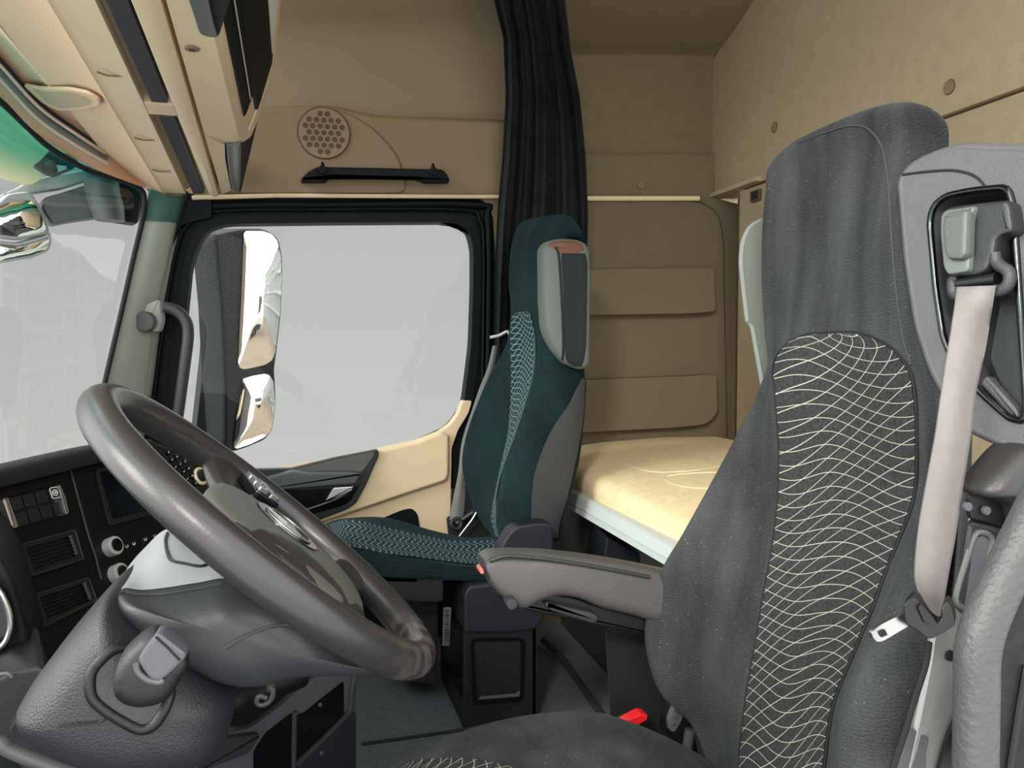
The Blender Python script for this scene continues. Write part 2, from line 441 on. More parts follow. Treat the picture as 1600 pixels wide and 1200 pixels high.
M['red'] = plastic('red_plastic', (225, 35, 40), .35)
M['pale_red'] = plastic('faded_red_plastic', (200, 110, 100), .5)
M['mattress'] = plastic('mattress_cloth', (228, 206, 164), .9, .4, 120, var=.07, vscale=40)
M['carpet'] = plastic('floor_carpet', (84, 90, 94), .95, .8, 420, var=.18, vscale=60)
M['carpet2'] = plastic('side_carpet', (34, 35, 36), .95, .8, 420, var=.25, vscale=80)
M['strap'] = plastic('belt_webbing', (118, 113, 111), .7, .2, 900, var=.05, vscale=90)
M['strap_dark'] = plastic('far_belt_webbing', (112, 112, 112), .8, .4, 500)
M['teal_piping'] = plastic('teal_piping', (52, 72, 76), .8)
M['rail_tex'] = plastic('rail_textured_grey', (74, 73, 74), .42, .6, 210)
M['wing_pale'] = plastic('pale_wing_grey', (122, 128, 123), .7, .15, 500)
M['locker_black'] = plastic('locker_black', (10, 12, 14), .6, spec=.15)
M['velour'] = velour('charcoal_velour', (56, 57, 59), .12, .16, .35, streak=.45)
M['velour_teal'] = velour('teal_black_velour', (22, 36, 39), .10, 0, .5, (90, 130, 140))
M['curtain'] = velour('curtain_cloth', (30, 34, 34), .1, 0, 0, (120, 125, 125))
M['weave'] = wavy('wavy_line_cloth', (52, 52, 53), (176, 173, 160), (.0165, .10, .009, 24, 10, .4), (.021, -.42, .010, 21, -12, 1.2), .035)
M['weave_teal'] = wavy('wavy_line_cloth_teal', (28, 48, 54), (150, 165, 165), (.0135, .15, .006, 34, 10, 0), (.02, -.5, .008, 26, -9, 1.), .09, .7)
M['weave_cush'] = wavy('wavy_line_seat_teal', (30, 50, 56), (140, 158, 160), (.014, .1, .0075, 60, 0, 0), None, .15, .7)
M['window'] = glass('side_window_glass', (.98, 1, .99, 1), None, .35)
M['screen'] = glass('windscreen_glass', (.99, 1, .995, 1), (1.17, 1.27, (.12, .55, .52, 1)), .10)
m, t, b = nt('mirror_silver'); b.inputs['Metallic'].default_value = 1; b.inputs['Roughness'].default_value = .02; b.inputs['Base Color'].default_value = (.9, .9, .88, 1); M['mirror'] = m
M['mirror_case'] = plastic('mirror_case_black_green', (10, 20, 21), .5, spec=.2)
M['front_arm'] = plastic('mirror_arm_grey', (70, 76, 78), .5, .2, 300)
M['pale_case'] = plastic('mirror_case_silver', (150, 156, 158), .35)
SKY_BRIGHT, GROUND_DIM, SUN_E, SUN_DIR, SPOT_E = 2.9, .35, 2.6, (.8, .22, -.38), 230
# ================================================================== the setting
YW = 2.44          # far (passenger) side of the cab
XR = 1.266         # upper rear wall
# floor, ceiling and the shell
fl = MB(); fl.add(g_box((.2, 1.45, -.03), (3.0, 2.5, .06)))
floor = struct(fl.build('floor', M['carpet'], smooth=False), 'charcoal carpeted cab floor')
v, f = g_surf([[PY(x, y, 2.06+.38*(1-max(0, (88-y))/230)**1) for x in (200, 420, 640, 860, 1000, 1110, 1113+max(0, (90-y))*.58)] for y in (-150, -80, 0, 60, 88)], 20, 30)
# upper far wall left of the curtain
v, f = g_surf([[PY(x, y, Y) for x in (250, 400, 560, 720, 860)] for y, Y in ((-140, 2.12), (-60, 2.24), (0, 2.34), (50, 2.42), (105, 2.455), (180, 2.47), (320, 2.47))], 30, 20, (0, .02, 0))
wr = struct(mk('wall_right', v, f, M['wall_smooth']), 'smooth tan upper side wall over the passenger door')
# upper far wall of the bunk, with the step under the headliner
xs = lambda y: 1113+max(0, 88-y)*.6
rows = []
for y, Y in ((-140, 2.00), (-60, 2.12), (0, 2.22), (60, 2.36), (80, 2.42), (92, 2.44), (120, 2.44), (236, 2.44), (241, 2.432), (246, 2.425), (306, 2.425), (309, 2.44)):
    rows.append([PY(x, y, Y) for x in (800, 880, 960, 1040)]+[V((XR+.02, Y, PY(1100, y, Y).z))])
v, f = g_surf(rows, 60, 16, (0, .02, 0))
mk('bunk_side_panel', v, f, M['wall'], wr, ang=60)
# lower bunk side wall
YB, XB = 2.42, 1.344
low = [PY(760, 310, YB), PY(1120, 310, YB), V((XB, YB, PY(1140, 318, YB).z)), V((XB, YB, -.0)), V((.45, YB, 0)), ]
v, f = g_prism(rounded(low, 0), (0, .02, 0))
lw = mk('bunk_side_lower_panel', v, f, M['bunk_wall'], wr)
frame_in = rounded(LY([(890, 330), (1085, 325), (1122, 350), (1126, 420), (1128, 640), (1105, 668), (1050, 674), (890, 682)], YB-.002), .05)
for name, pts in (('storage_pad', [(890, 421), (1116, 418), (1119, 486), (1085, 490), (890, 493)]), ('storage_pad', [(890, 594), (1085, 587), (1090, 586), (1120, 585), (1122, 645), (1105, 663), (1062, 668), (890, 677)])):
    pr = rounded(LY(pts, YB-.045), [.004, .004, .012, .02, .004] if len(pts) == 5 else [.004, .004, .004, .006, .02, .06, .04, .004])
    v, f = g_prism(pr, (0, .045, 0), .0025); mk(name, v, f, M['bunk_wall'], lw)
sm = MB(); sm.add(g_tube(spline(LY([(1060, 312), (1098, 318), (1122, 338), (1130, 380), (1131, 420)], YB-.001)+LY([(1133, 520), (1136, 683)], YB-.001), 40), .0022, 6))
sm.build('panel_seam', M['hole'], lw)
# rear wall: upper panel, lower panel
zs = PY(1113, 312, YW).z
up_ = [V((XR, .45, zs+.003)), V((XR, YW+.06, zs+.003)), V((XR, YW+.06, 2.05)), V((XR, .45, 2.05))]
v, f = g_prism(up_, (.03, 0, 0), .004); rwall = struct(mk('wall_rear', v, f, M['rear_wall']), 'tan cloth rear wall of the sleeper')
v, f = g_prism([V((XR+.006, .45, -.0)), V((XR+.006, 2.28, 0)), V((XR+.006, 2.28, zs-.003)), V((XR+.006, .45, zs-.003))], (.03, 0, 0), .004)
lowr = mk('rear_lower_panel', v, f, M['rear_wall'], rwall)
mk('rear_corner_panel', *g_prism([V((XR+.006, 2.28, -.0)), V((XB, YB, 0)), V((XB, YB, zs-.003)), V((XR+.006, 2.28, zs-.003))], (.02, .02, 0)), M['bunk_wall'], rwall)
mk('rear_backing', *g_box((XR+.06, 1.36, 1.0), (.02, 1.8, 2.1)), M['seam'], rwall, smooth=False)
sm = MB(); sm.add(g_tube([PX(1165, 0, XR-.001), PX(1140, 45, XR-.001), PX(1114, 92, XR-.001), PX(1113, 160, XR-.001), PX(1112, 238, XR-.001), PX(1106, 250, XR-.001), PX(1106, 300, XR-.001), PX(1113, 312, XR-.001)], .0028, 6))
sm.build('corner_seam', M['seam'], rwall)
mk('corner_ledge', *g_box((1.40, 2.40, zs+.010), (.30, .50, .012)), M['rear_wall'], rwall, smooth=False)
# ceiling over everything
ce = MB(); ce.add(g_prism([V((-.75, .45, 1.97)), V((1.32, .45, 1.97)), V((1.32, 2.5, 1.97)), V((-.75, 2.5, 1.97))], (0, 0, .03)))
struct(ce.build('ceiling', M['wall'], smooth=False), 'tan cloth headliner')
# bulkhead under the windscreen
fr = MB(); fr.add(g_box((-.77, 1.35, .21), (.04, 2.3, .46))); fr.add(g_box((-.6, 2.47, .21), (.5, .04, .46)))
struct(fr.build('wall_front', M['black_matte'], smooth=False), 'black bulkhead below the windscreen')
# rail strip on the ledge
st = MB(); st.add(g_tube([PY(905, 310, YB-.012), PY(1092, 310, YB-.012)], .008, 10))
o = struct(st.build('trim_1', M['cream']), 'thin pale strip along the bunk ledge')
# push-in buttons on the walls
bt = [(PX(1484, 136, XR), (-1, 0, 0), .014, 'round tan button on the rear wall above the big headrest'), (PX(1210, 199, XR), (-1, 0, 0), .014, 'round tan button on the rear wall near the dark corner seam'), (PY(1002, 289, 2.425), (0, -1, 0), .013, 'round tan button on the side wall above the pale ledge strip')]
for p, n, r, lb in bt:
    n = V(n); e = thing('wall_button', p, lb, 'button', 'round fixing buttons on the sleeper walls')
    mk('cap', *g_disc(p, n, r, .004, 24, .001), M['grille'], e); mk('ring', *g_torus(p+n*.001, n, r, .0014, 28, 6), M['hole'], e)
p = PX(1183, 306, XR+.006); e = thing('wall_socket', p, 'small dark rectangular socket on the rear wall by the grey seat wing', 'socket')
mk('housing', *g_box(p+V((-.004, 0, 0)), (.012, .05, .032), 0, .003), M['hole'], e); mk('opening', *g_box(p+V((-.011, -.006, 0)), (.004, .03, .02), 0, .001), M['black_matte'], e)

# ------------------------------------------------------------------ upper panel with loudspeaker
YP = 2.365
pts = [(300, 312), (300, 172), (405, 168), (430, 164), (500, 161), (526, 163), (552, 170), (592, 178), (690, 181), (820, 186), (820, 308), (430, 306)]
v, f = g_prism(rounded(LY(pts, YP), [0, 0, .02, .02, .03, .02, .02, .02, 0, 0, 0, 0]), (0, .10, 0), .018)
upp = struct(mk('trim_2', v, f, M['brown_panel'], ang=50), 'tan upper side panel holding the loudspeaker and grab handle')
mk('lower_lip', *g_tube([PY(300, 309, YP-.004), PY(430, 305.5, YP-.004), PY(800, 307.5, YP-.004)], .006, 10), M['beige'], upp)
v, f = g_prism(rounded(LY([(330, 176), (430, 171), (500, 168), (524, 170), (548, 178), (583, 198), (622, 240), (640, 302), (330, 302)], YP-.006), .04), (0, .012, 0), .006)
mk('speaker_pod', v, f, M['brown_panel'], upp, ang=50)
p = PY(506, 208, YP-.006); n = V((0, -1, 0)); r = .069
e = thing('speaker_grille', p, 'round tan honeycomb speaker grille above the black grab handle', 'speaker')
mk('disc', *g_disc(p, n, r, .004, 48, .002), M['grille'], e)
mk('rim', *g_torus(p+n*.002, n, r, .0026, 56, 8), M['hole'], e)
hx = MB(); s = .0195
for i in range(-5, 6):
    for j in range(-5, 6):
        q = V((s*(i+.5*(j % 2)), 0, s*.87*j))
        if q.length > r-.011: continue
        c = p+q+n*.0045
        hx.add(([c+V((.0083*math.cos(PI/6+k*PI/3), 0, .0083*math.sin(PI/6+k*PI/3))) for k in range(6)], [(0, 1, 2, 3, 4, 5)]))
hx.build('honeycomb', M['hole'], e, smooth=False)
# grab handle above the door
p = PY(585, 285, 2.35); e = thing('grab_handle', p, 'long black grab handle below the round speaker grille', 'handle')
yh = 2.315
v, f = g_prism(rounded(LY([(469, 281), (481, 268), (496, 260), (600, 262), (692, 264), (700, 273), (704, 283), (664, 284), (652, 279), (518, 276), (506, 282)], yh), .008), (0, .028, 0), .006); mk('bar', v, f, M['rubber'], e)
for x0, x1 in ((470, 510), (662, 703)):
    v, f = g_prism(rounded(LY([(x0+4, 275), (x1-4, 275), (x1, 284), (x0, 284)], yh+.02), .004), (0, .03, 0)); mk('foot', v, f, M['rubber'], e)
for x, y in ((504, 266), (677, 268)):
    q = PY(x, y, yh-.004); k = mk('peg', *g_disc(q, n, .011, .012, 20, .003), M['rubber'], e)
    mk('peg_tip', *g_tube([q+V((0, .006, 0)), q+V((0, .006, .017)), q+V((0, .006, .024))], [.007, .005, .002], 10), M['rubber'], k)

# ------------------------------------------------------------------ passenger door
YD = 2.40
win = rounded(LY([(285, 560), (300, 410), (320, 362), (350, 351), (520, 349), (704, 348), (729, 356), (738, 385), (738, 450), (735, 540), (723, 634), (700, 668), (650, 690), (592, 703), (500, 722), (440, 734), (370, 742), (262, 742)], YD), .03)
outer = rounded(LY([(205, 690), (236, 480), (262, 350), (284, 322), (320, 310), (520, 309), (752, 309), (768, 322), (775, 360), (775, 640), (775, 760), (560, 770), (380, 780), (190, 790)], YD), .03)
door = mk('door_1', *g_ring(outer, win, (0, .045, 0), 120), M['rubber'], ang=30)
struct(door, 'passenger door with a black window frame')
mid = rounded(LY([(262, 600), (288, 402), (308, 350), (344, 337), (520, 334), (712, 334), (742, 344), (752, 380), (752, 450), (748, 560), (735, 650), (705, 690), (640, 712), (500, 740), (380, 756), (248, 760)], YD-.014), .03)
mk('inner_seal', *g_ring(mid, shift(win, (0, -.014, 0)), (0, .02, 0), 120), M['rubber'], door, ang=30)
sl = MB()
for pts, yy, rr in (([(214, 690), (240, 500), (262, 380), (285, 336), (330, 322), (520, 320), (745, 320), (762, 345), (764, 480), (760, 640)], YD-.012, .011), ([(232, 690), (256, 500), (277, 385), (298, 347), (340, 330), (520, 327), (720, 328), (750, 345), (756, 400), (754, 600)], YD-.016, .005)):
    sl.add(g_tube(spline(LY(pts, yy), 60), rr, 10))
sl.build('rubber_seal', M['rubber'], door)
# beige lower skin
skin = rounded(LY([(200, 745), (380, 742), (500, 722), (592, 703), (650, 690), (684, 678), (704, 664), (716, 648), (724, 626), (738, 626), (732, 646), (716, 672), (706, 700), (704, 800), (703, 880), (560, 880), (420, 860), (180, 860)], YD-.03), .008)
mk('kick_panel', *g_prism(LY([(180, 856), (704, 870), (704, 1030), (180, 1010)], YD-.02), (0, .04, 0)), M['rubber'], door)
mk('door_skin', *g_prism(skin, (0, .05, 0), .0025), M['beige_door'], door)
bul = rounded(LY([(470, 728), (592, 704), (650, 691), (690, 675), (702, 680), (702, 742), (697, 752), (660, 764), (580, 791), (500, 818), (380, 850), (330, 850)], YD-.055), .008)
mk('arm_bulge', *g_prism(bul, (0, .05, 0), .009), M['beige_door'], door, ang=50)
mk('pocket_shade_plate', *g_prism(rounded(LY([(560, 822), (595, 811), (628, 797), (644, 794), (653, 804), (656, 822), (655, 860), (560, 860)], YD-.033), .012), (0, .01, 0), .002), M['rubber'], door)  # flat dark plate stands for the shade inside the pocket opening
# dark handle surround
sur = rounded(LY([(330, 748), (395, 733), (455, 732), (520, 716), (591, 702), (592, 712), (572, 758), (556, 787), (540, 797), (500, 812), (440, 832), (330, 860)], YD-.068), .008)
ht = mk('handle_surround', *g_prism(sur, (0, .02, 0), .004), M['black'], door)
mk('recess', *g_prism(rounded(LY([(380, 762), (470, 766), (558, 760), (566, 752), (548, 782), (536, 790), (480, 806), (400, 826)], YD-.070), .006), (0, .006, 0)), M['gloss_black'], ht)
mk('upper_face', *g_prism(rounded(LY([(458, 734), (520, 719), (583, 706), (586, 710), (566, 737), (470, 739)], YD-.070), .004), (0, .004, 0), .001), M['mid_grey'], ht)
mk('pull_bar', *g_prism(rounded(LY([(400, 748), (424, 744), (458, 735), (480, 738), (545, 737), (566, 739), (556, 757), (500, 761), (440, 766), (400, 770)], YD-.095), .006), (0, .03, 0), .007), M['bar_grey'], ht)
mk('door_lever', *g_prism(rounded(LY([(508, 784), (521, 762), (553, 760), (550, 767), (532, 776)], YD-.085), .003), (0, .015, 0), .003), M['satin'], ht)
mk('bright_strip', *g_tube(spline(LY([(440, 810), (480, 796), (520, 782), (540, 772), (552, 762)], YD-.078), 20), .0022, 8), M['light_grey'], ht)
# glass
w1 = mk('window_1', shift(win, (0, .022, 0)), [tuple(range(len(win)))], M['window'], smooth=False); struct(w1, 'clear passenger door window')
# pillar behind the door
v, f = g_prism(rounded(LY([(735, 640), (722, 655), (708, 690), (704, 830), (712, 900), (900, 900), (900, 300), (776, 300), (772, 560), (748, 620)], YD+.01), .004), (0, .04, 0))
struct(mk('trim_3', v, f, M['shell_grey']), 'dark grey pillar behind the passenger door')
mk('trim_3_tan_cap', *g_prism(LY([(752, 309), (830, 309), (830, 420), (776, 420), (771, 340), (762, 322)], YD-.02), (0, .02, 0)), M['brown_panel'], bpy.data.objects['trim_3']).name = 'pillar_cap'

# ------------------------------------------------------------------ windscreen, A-pillar
WS = [(2.60, -.30), (2.34, -.395), (2.2, -.49), (2.0, -.575), (1.6, -.655), (1.0, -.70), (0.0, -.71), (-.5, -.71)]
def xs_(y):
    for (y0, x0), (y1, x1) in zip(WS, WS[1:]):
        if y1 <= y <= y0: return x0+(x1-x0)*(y0-y)/(y0-y1)
    return -.71
def PWS(px, py, off=0):
    lo, hi = .3, 2.6
    for k in range(40):
        y = (lo+hi)/2; q = PY(px, py, y)
        if q.x > xs_(y)+off: lo = y
        else: hi = y
    return PY(px, py, lo)
scr_rows = []
for z in (.50, .8, 1.1, 1.4):
    scr_rows.append([V((xs_(y)-.004, y, z)) for y in (2.33, 2.26, 2.15, 2.0, 1.8, 1.5, 1.0, .4, -.1)])
w2 = mk('window_2', *g_surf(scr_rows, 8, 40), M['screen']); struct(w2, 'windscreen with a teal sun band along its top')
seal_px = [(-60, 108), (0, 158), (40, 196), (80, 232), (140, 267), (195, 284), (220, 296), (226, 312), (222, 345), (208, 405), (190, 485), (165, 592), (150, 660)]
sp_ = [PWS(a, b, .012) for a, b in seal_px]
sealo = mk('windscreen_seal', *g_tube(spline(sp_, 80), .0065, 10), M['black_matte'], w2)
# A-pillar: a rounded post following the seal
pil = []
for (lx, ly), (rx, ry) in (((232, 296), (292, 300)), ((228, 330), (283, 330)), ((224, 345), (277, 350)), ((208, 415), (262, 420)), ((190, 490), (246, 500)), ((166, 595), (232, 610)), ((150, 665), (215, 690)), ((130, 750), (195, 780))):
    a, c = PWS(lx, ly, .01), PY(rx, ry, 2.375)
    m1 = a.lerp(c, .35)+V((.012, -.014, 0)); m2 = a.lerp(c, .75)+V((.012, -.014, 0))
    pil.append([a, m1, m2, c])
v, f = g_surf(pil, 40, 20, (.01, .04, 0))
ap = struct(mk('trim_4', v, f, M['pillar'], ang=60), 'grey front pillar between windscreen and door')
v, f = g_surf([[p+V((.004, -.005, 0)) for p in r] for r in pil[:3]], 14, 20, (-.004, .004, 0)); mk('teal_light_skin', v, f, M['pillar_teal_light'], ap, ang=60)  # teal light on the pillar top, painted as a thin skin
mk('black_header', *g_prism(rounded(LY([(222, 286), (262, 300), (330, 304), (330, 340), (300, 346), (282, 352), (274, 372), (262, 400), (268, 350)], 2.372), .006), (0, .02, 0)), M['rubber'], ap)
# pillar grab handle with round boss
p = PY(240, 500, 2.33); e = thing('grab_bar', p, 'dark bent grab handle on the grey front pillar', 'handle')
mk('mount', *g_prism(rounded(LY([(222, 490), (228, 474), (250, 466), (254, 500), (248, 520), (222, 515)], 2.30), .012), (0, .05, 0), .008), M['pillar'], e)
mk('boss', *g_disc(PY(229, 503, 2.295), (-.2, -1, 0), .026, .02, 28, .005), M['charcoal'], e); mk('boss_ring', *g_torus(PY(229, 503, 2.293), (-.2, -1, 0), .017, .0015, 28, 6), M['black'], e)
mk('grip', *g_tube(spline(LY([(256, 480), (268, 482), (282, 490), (292, 505), (294, 525), (290, 560), (282, 620), (272, 690)], 2.28), 40), .0145, 14), M['charcoal'], e)
# ------------------------------------------------------------------ header above the windscreen
A = [PWS(a, b, .02) for a, b in ((-60, 100), (0, 150), (60, 210), (140, 260), (205, 286), (228, 294))]
B = [PZ(a, b, z) for a, b, z in ((-60, -34, 1.385), (0, 42, 1.365), (70, 128, 1.345), (102, 162, 1.335), (174, 255, 1.30))]+[PY(214, 291, 2.30)]
lerp = lambda a, b, t: a.lerp(b, t)
hd = [[lerp(a, b, t)+V((0, 0, .035*math.sin(PI*t)*(.0 if t > .95 else 1))) for t in (0, .15, .32, .5, .7, .88, 1)] for a, b in zip(A, B)]
v, f = g_surf(hd, 40, 24, (-.01, 0, .012))
hdr = struct(mk('trim_5', v, f, M['beige_warm'], ang=60), 'beige curved header strip over the windscreen')
e = thing('roller_blind', lerp(A[2], B[2], .4), 'rolled sun blind with silver rails along the beige windscreen header', 'sun blind')
for k, (t, rr, mt, nm) in enumerate(((.20, .005, 'rail_warm', 'rail'), (.27, .006, 'light_grey', 'rail'), (.34, .005, 'rail_warm', 'rail'), (.38, .004, 'black_matte', 'blind_edge'))):
    pts = [lerp(a, b, t)+V((0, 0, -.004+.035*math.sin(PI*t)-rr)) for a, b in zip(A[:-1], B[:-1])]+[lerp(A[-1], B[-1], t)+V((-.01, .0, .004))]
    mk(nm, *g_tube(spline(pts, 50)[:35], rr, 10), M[mt], e)
# ------------------------------------------------------------------ overhead console
zc = 1.30
def line(px0, px1, y0=1.2, yf=2.33, z0=1.31, off=0):
    """console line from the top of the view at height z0 to its far end"""
    a = PZ(px0, 0, z0); b = PY(px1[0], px1[1], yf)
    d = (b-a)/(b.y-a.y)
    return lambda y: a+d*(y-a.y)+V((0, 0, off))
ridge = line(76, (256, 302), z0=1.325)
sL0 = line(148, (290, 303)); sL = line(162, (302, 304)); sR = line(199, (320, 304)); sR1 = line(206, (328, 305)); gL = line(254, (342, 305)); gR = line(260, (347, 304))
def Bline(y):
    pts = B
    for a, b in zip(pts, pts[1:]):
        if a.y <= y <= b.y: return a.lerp(b, (y-a.y)/(b.y-a.y))
    if y < pts[0].y: return pts[0]+(pts[1]-pts[0])*((y-pts[0].y)/(pts[1].y-pts[0].y))
    return pts[-1]+(pts[-1]-pts[-2])*((y-pts[-1].y)/(pts[-1].y-pts[-2].y))
YS = [.75, 1.0, 1.2, 1.4, 1.6, 1.8, 2.0, 2.15, 2.25, 2.33]
root = thing('overhead_console', ridge(2.0), 'beige overhead console with ribbed lamp strips and dark lockers above the windscreen', 'console')
rows = []
for y in YS:
    b = Bline(min(y, 2.30)); b = V((b.x, y, b.z)); r = ridge(y)
    rows.append([b, b.lerp(r, .5)+V((0, 0, .004)), r.lerp(b, .08), r+V((0, 0, -.004)), r.lerp(sL0(y), .12), r.lerp(sL0(y), .6), sL0(y), sL0(y)+V((.002, 0, .016)), sR1(y)+V((-.002, 0, .016)), sR1(y), sR1(y).lerp(gL(y), .5)+V((0, 0, -.005)), gL(y)+V((-.002, 0, -.002)), gL(y)+V((0, 0, .04))])
vs, fs = [], []
nu = len(rows[0]); n2 = 50
cols = [spline([r[i] for r in rows], n2) for i in range(nu)]
vs = [cols[i][j] for j in range(n2) for i in range(nu)]
fs = [(j*nu+i, j*nu+i+1, (j+1)*nu+i+1, (j+1)*nu+i) for j in range(n2-1) for i in range(nu-1)]
# far end cap
endb = (n2-1)*nu
fs_l = [f for f in fs if f[0] % nu < 3]; fs_r = [f for f in fs if f[0] % nu >= 3]+[tuple(endb+i for i in range(3, nu))]
ub = BVHTree.FromPolygons(vs, fs)
def part_of(vs, fl):
    ix = sorted({i for f in fl for i in f}); mp = {i: k for k, i in enumerate(ix)}
    return [vs[i] for i in ix], [tuple(mp[i] for i in f) for f in fl]
mk('sloping_face', *part_of(vs, fs_l), M['beige_warm'], root, ang=60)
mk('underside', *part_of(vs, fs_r), M['beige'], root, ang=35)
# lamp strips: near one ends at (255,165), far one from (232,178)
def yline(fn, ypix, lo=.8, hi=2.33):
    for k in range(40):
        m = (lo+hi)/2; q = fn(m)-CAM; yy = 600-FOC*q.dot(UP)/q.dot(FW)
        if yy < ypix: lo = m
        else: hi = m
    return lo
y1, y2, y3 = yline(sL, 160), yline(sL, 182), yline(sL, 303)
for a, b, nm in ((.8, y1, 'lamp_strip'), (y2, y3, 'lamp_strip')):
    mid = (a+b)/2
    p4 = [sL(a), sR(a), sR(b), sL(b)]
    o = mk(nm, *g_prism(rounded(p4, .004), (0, 0, .014), .003), M['mid_strip'] if 'mid_strip' in M else M['charcoal'], root)
    rb = MB(); n = int((b-a)/.012)
    for k in range(n):
        y = a+.012+(b-a-.024)*k/max(1, n-1); q0, q1 = sL(y).lerp(sR(y), .12), sL(y).lerp(sR(y), .88)
        rb.add(g_tube([q0+V((0, 0, .001)), q1+V((0, 0, .001))], .0022, 6))
    rb.build('ribs', M['charcoal'], o)
    mk('strip_edge', *g_tube([sR1(a)+V((0, 0, .003)), sR1(b)+V((0, 0, .003))], .002, 6), M['cream'], o)
mk('strip_divider', *g_prism(rounded([sL0(y1+.008), sR1(y1+.008), sR1(y2-.008), sL0(y2-.008)], .003), (0, 0, .016), .003), M['beige'], root)
# small finger marks beside the strip
for px, py in ((176, 113), (233, 215), (262, 265), (286, 302)):
    y = yline(lambda q: ridge(q).lerp(sL0(q), .45), py); c = ridge(y).lerp(sL0(y), .5)+V((0, 0, -.003))
    mk('finger_mark', *g_tube(spline([c+V((-.018, -.012, 0)), c+V((-.004, 0.0, -.0015)), c+V((.018, .002, 0))], 10), .0018, 6), M['grille'], root)
# reading lamp set into the sloping face
hb_ = bvh_of(hdr)
def on2(pts, off): return [hit(ub, x, y, off) or hit(hb_, x, y, off) for x, y in pts]
lp = on2(((36, 126), (66, 128), (112, 130), (140, 137), (160, 150), (161, 158), (134, 163), (98, 161), (62, 157)), .006)
c_ = sum(lp, V())/len(lp); nrm_ = ((lp[0]-lp[4]).cross(lp[2]-lp[6])).normalized(); nrm_ = nrm_ if nrm_.z < 0 else -nrm_
fl_p = [p-nrm_*(p-c_).dot(nrm_)+nrm_*.006 for p in lp]
ol = mk('reading_lamp', *g_prism(rounded(fl_p, .012), -nrm_*.006, .003), M['beige_warm'], root)
ins = [c_.lerp(p, .78)+nrm_*.0015 for p in fl_p]
mk('lens', *g_prism(rounded(ins, .008), -nrm_*.004, .001), M['lens_tan'], ol)
# rear half of the console: underside and locker face
E0, E1 = V((-.112, 1.0, 1.302)), PY(379, 221, 1.87)
edge = lambda y: E0.lerp(E1, (y-E0.y)/(E1.y-E0.y)) if y < 1.87 else E1+V((0, y-1.87, 0))
PF = [(0, 0), (.012, .022), (.031, .076), (.058, .166), (.078, .34)]
YE = 1.95
rows = []
for y in (.75, 1.0, 1.25, 1.5, 1.7, 1.87):
    g = gR(y); e_ = edge(y)
    rows.append([g+V((0, 0, .04)), g+V((0, 0, -.002)), g.lerp(e_, .3), g.lerp(e_, .7), e_+V((-.006, 0, 0)), e_+V((0, 0, .006))]+[e_+V((a, 0, b)) for a, b in PF[1:]]+[e_+V((-.3, 0, .36))])
nu = len(rows[0]); n2 = 30
cols = [spline([r[i] for r in rows], n2) for i in range(nu)]
vs = [cols[i][j] for j in range(n2) for i in range(nu)]
fs = [(j*nu+i, j*nu+i+1, (j+1)*nu+i+1, (j+1)*nu+i) for j in range(n2-1) for i in range(nu-1)]
fs.append(tuple((n2-1)*nu+i for i in range(nu)))
mk('locker_body', vs, fs, M['beige'], root, ang=35)
# part of the underside that runs on to the door side
gl = [gR(1.80)+V((0, 0, -.002)), gR(2.05), gR(2.325)]
rr = [PY(351, 227, 1.87), PY(352, 250, 2.02), PY(361, 298, 2.325)]
vs = gl+rr+shift(gl, (0, 0, .10))+shift(rr, (0, 0, .10))
fs = [(0, 1, 4, 3), (1, 2, 5, 4), (6, 7, 10, 9), (7, 8, 11, 10), (0, 1, 7, 6), (1, 2, 8, 7), (3, 4, 10, 9), (4, 5, 11, 10), (2, 5, 11, 8), (0, 3, 9, 6)]
mk('end_block', vs, fs, M['beige'], root)
# grey ledge lamp at the door end and the dark niche over it
sec = []
for y, (xl, xr), py in ((1.875, (351, 377), 226), (2.325, (360, 376), 298)):
    a, b = PY(xl, py, y), PY(xr, py, y)
    sec.append(sup_sec((a+b)/2+V((0, 0, .022)), (b-a)/2, V((0, 0, .026)), 3.5, 24))
mk('grey_ledge', *g_loft(sec, 8), M['light_grey'], root)
v, f = g_prism([PY(378, 224, 1.90), PY(404, 184, 1.96), PY(376, 300, 2.33), PY(370, 300, 2.33), PY(366, 262, 2.1)], (-.05, 0, .03)); mk('dark_niche', v, f, M['rubber'], root)
# locker doors on the rear face
def face_pt(y, s, off=.004):
    # s in 0..1 up the rear face
    L = [0]
    for a, b in zip(PF, PF[1:]): L.append(L[-1]+math.hypot(b[0]-a[0], b[1]-a[1]))
    d = s*L[-1]
    for k in range(len(PF)-1):
        if d <= L[k+1] or k == len(PF)-2:
            t = (d-L[k])/(L[k+1]-L[k]); a = PF[k]; b = PF[k+1]
            q = (a[0]+(b[0]-a[0])*t, a[1]+(b[1]-a[1])*t); n = V((b[1]-a[1], 0, -(b[0]-a[0]))).normalized()
            return edge(y)+V((q[0], 0, q[1]))+n*off
def patch(y0, y1, s0, s1, off=.005, th=.006, taper=0):
    rw = []
    for j in range(7):
        s = s0+(s1-s0)*j/6
        rw.append([face_pt(y0+(y1-taper*(1-j/6)-y0)*i/5, s, off) for i in range(6)])
    return g_surf(rw, 12, 12, (-th, 0, 0))
mk('locker_slot', *patch(.9, 1.74, .06, .19, .003), M['locker_black'], root)
mk('silver_line', *g_tube([face_pt(.9, .13, .006), face_pt(1.30, .13, .006), face_pt(1.70, .13, .006)], .0018, 8), M['satin'], root)
mk('locker_door', *patch(.9, 1.85, .20, .50, .006), M['locker_black'], root)
mk('locker_door', *patch(1.25, 1.835, .53, .99, .006), M['white'], root)  # white stands for a pale reflection on this locker door
mk('locker_end', *patch(1.84, 1.855, .50, .99, .005), M['locker_black'], root)
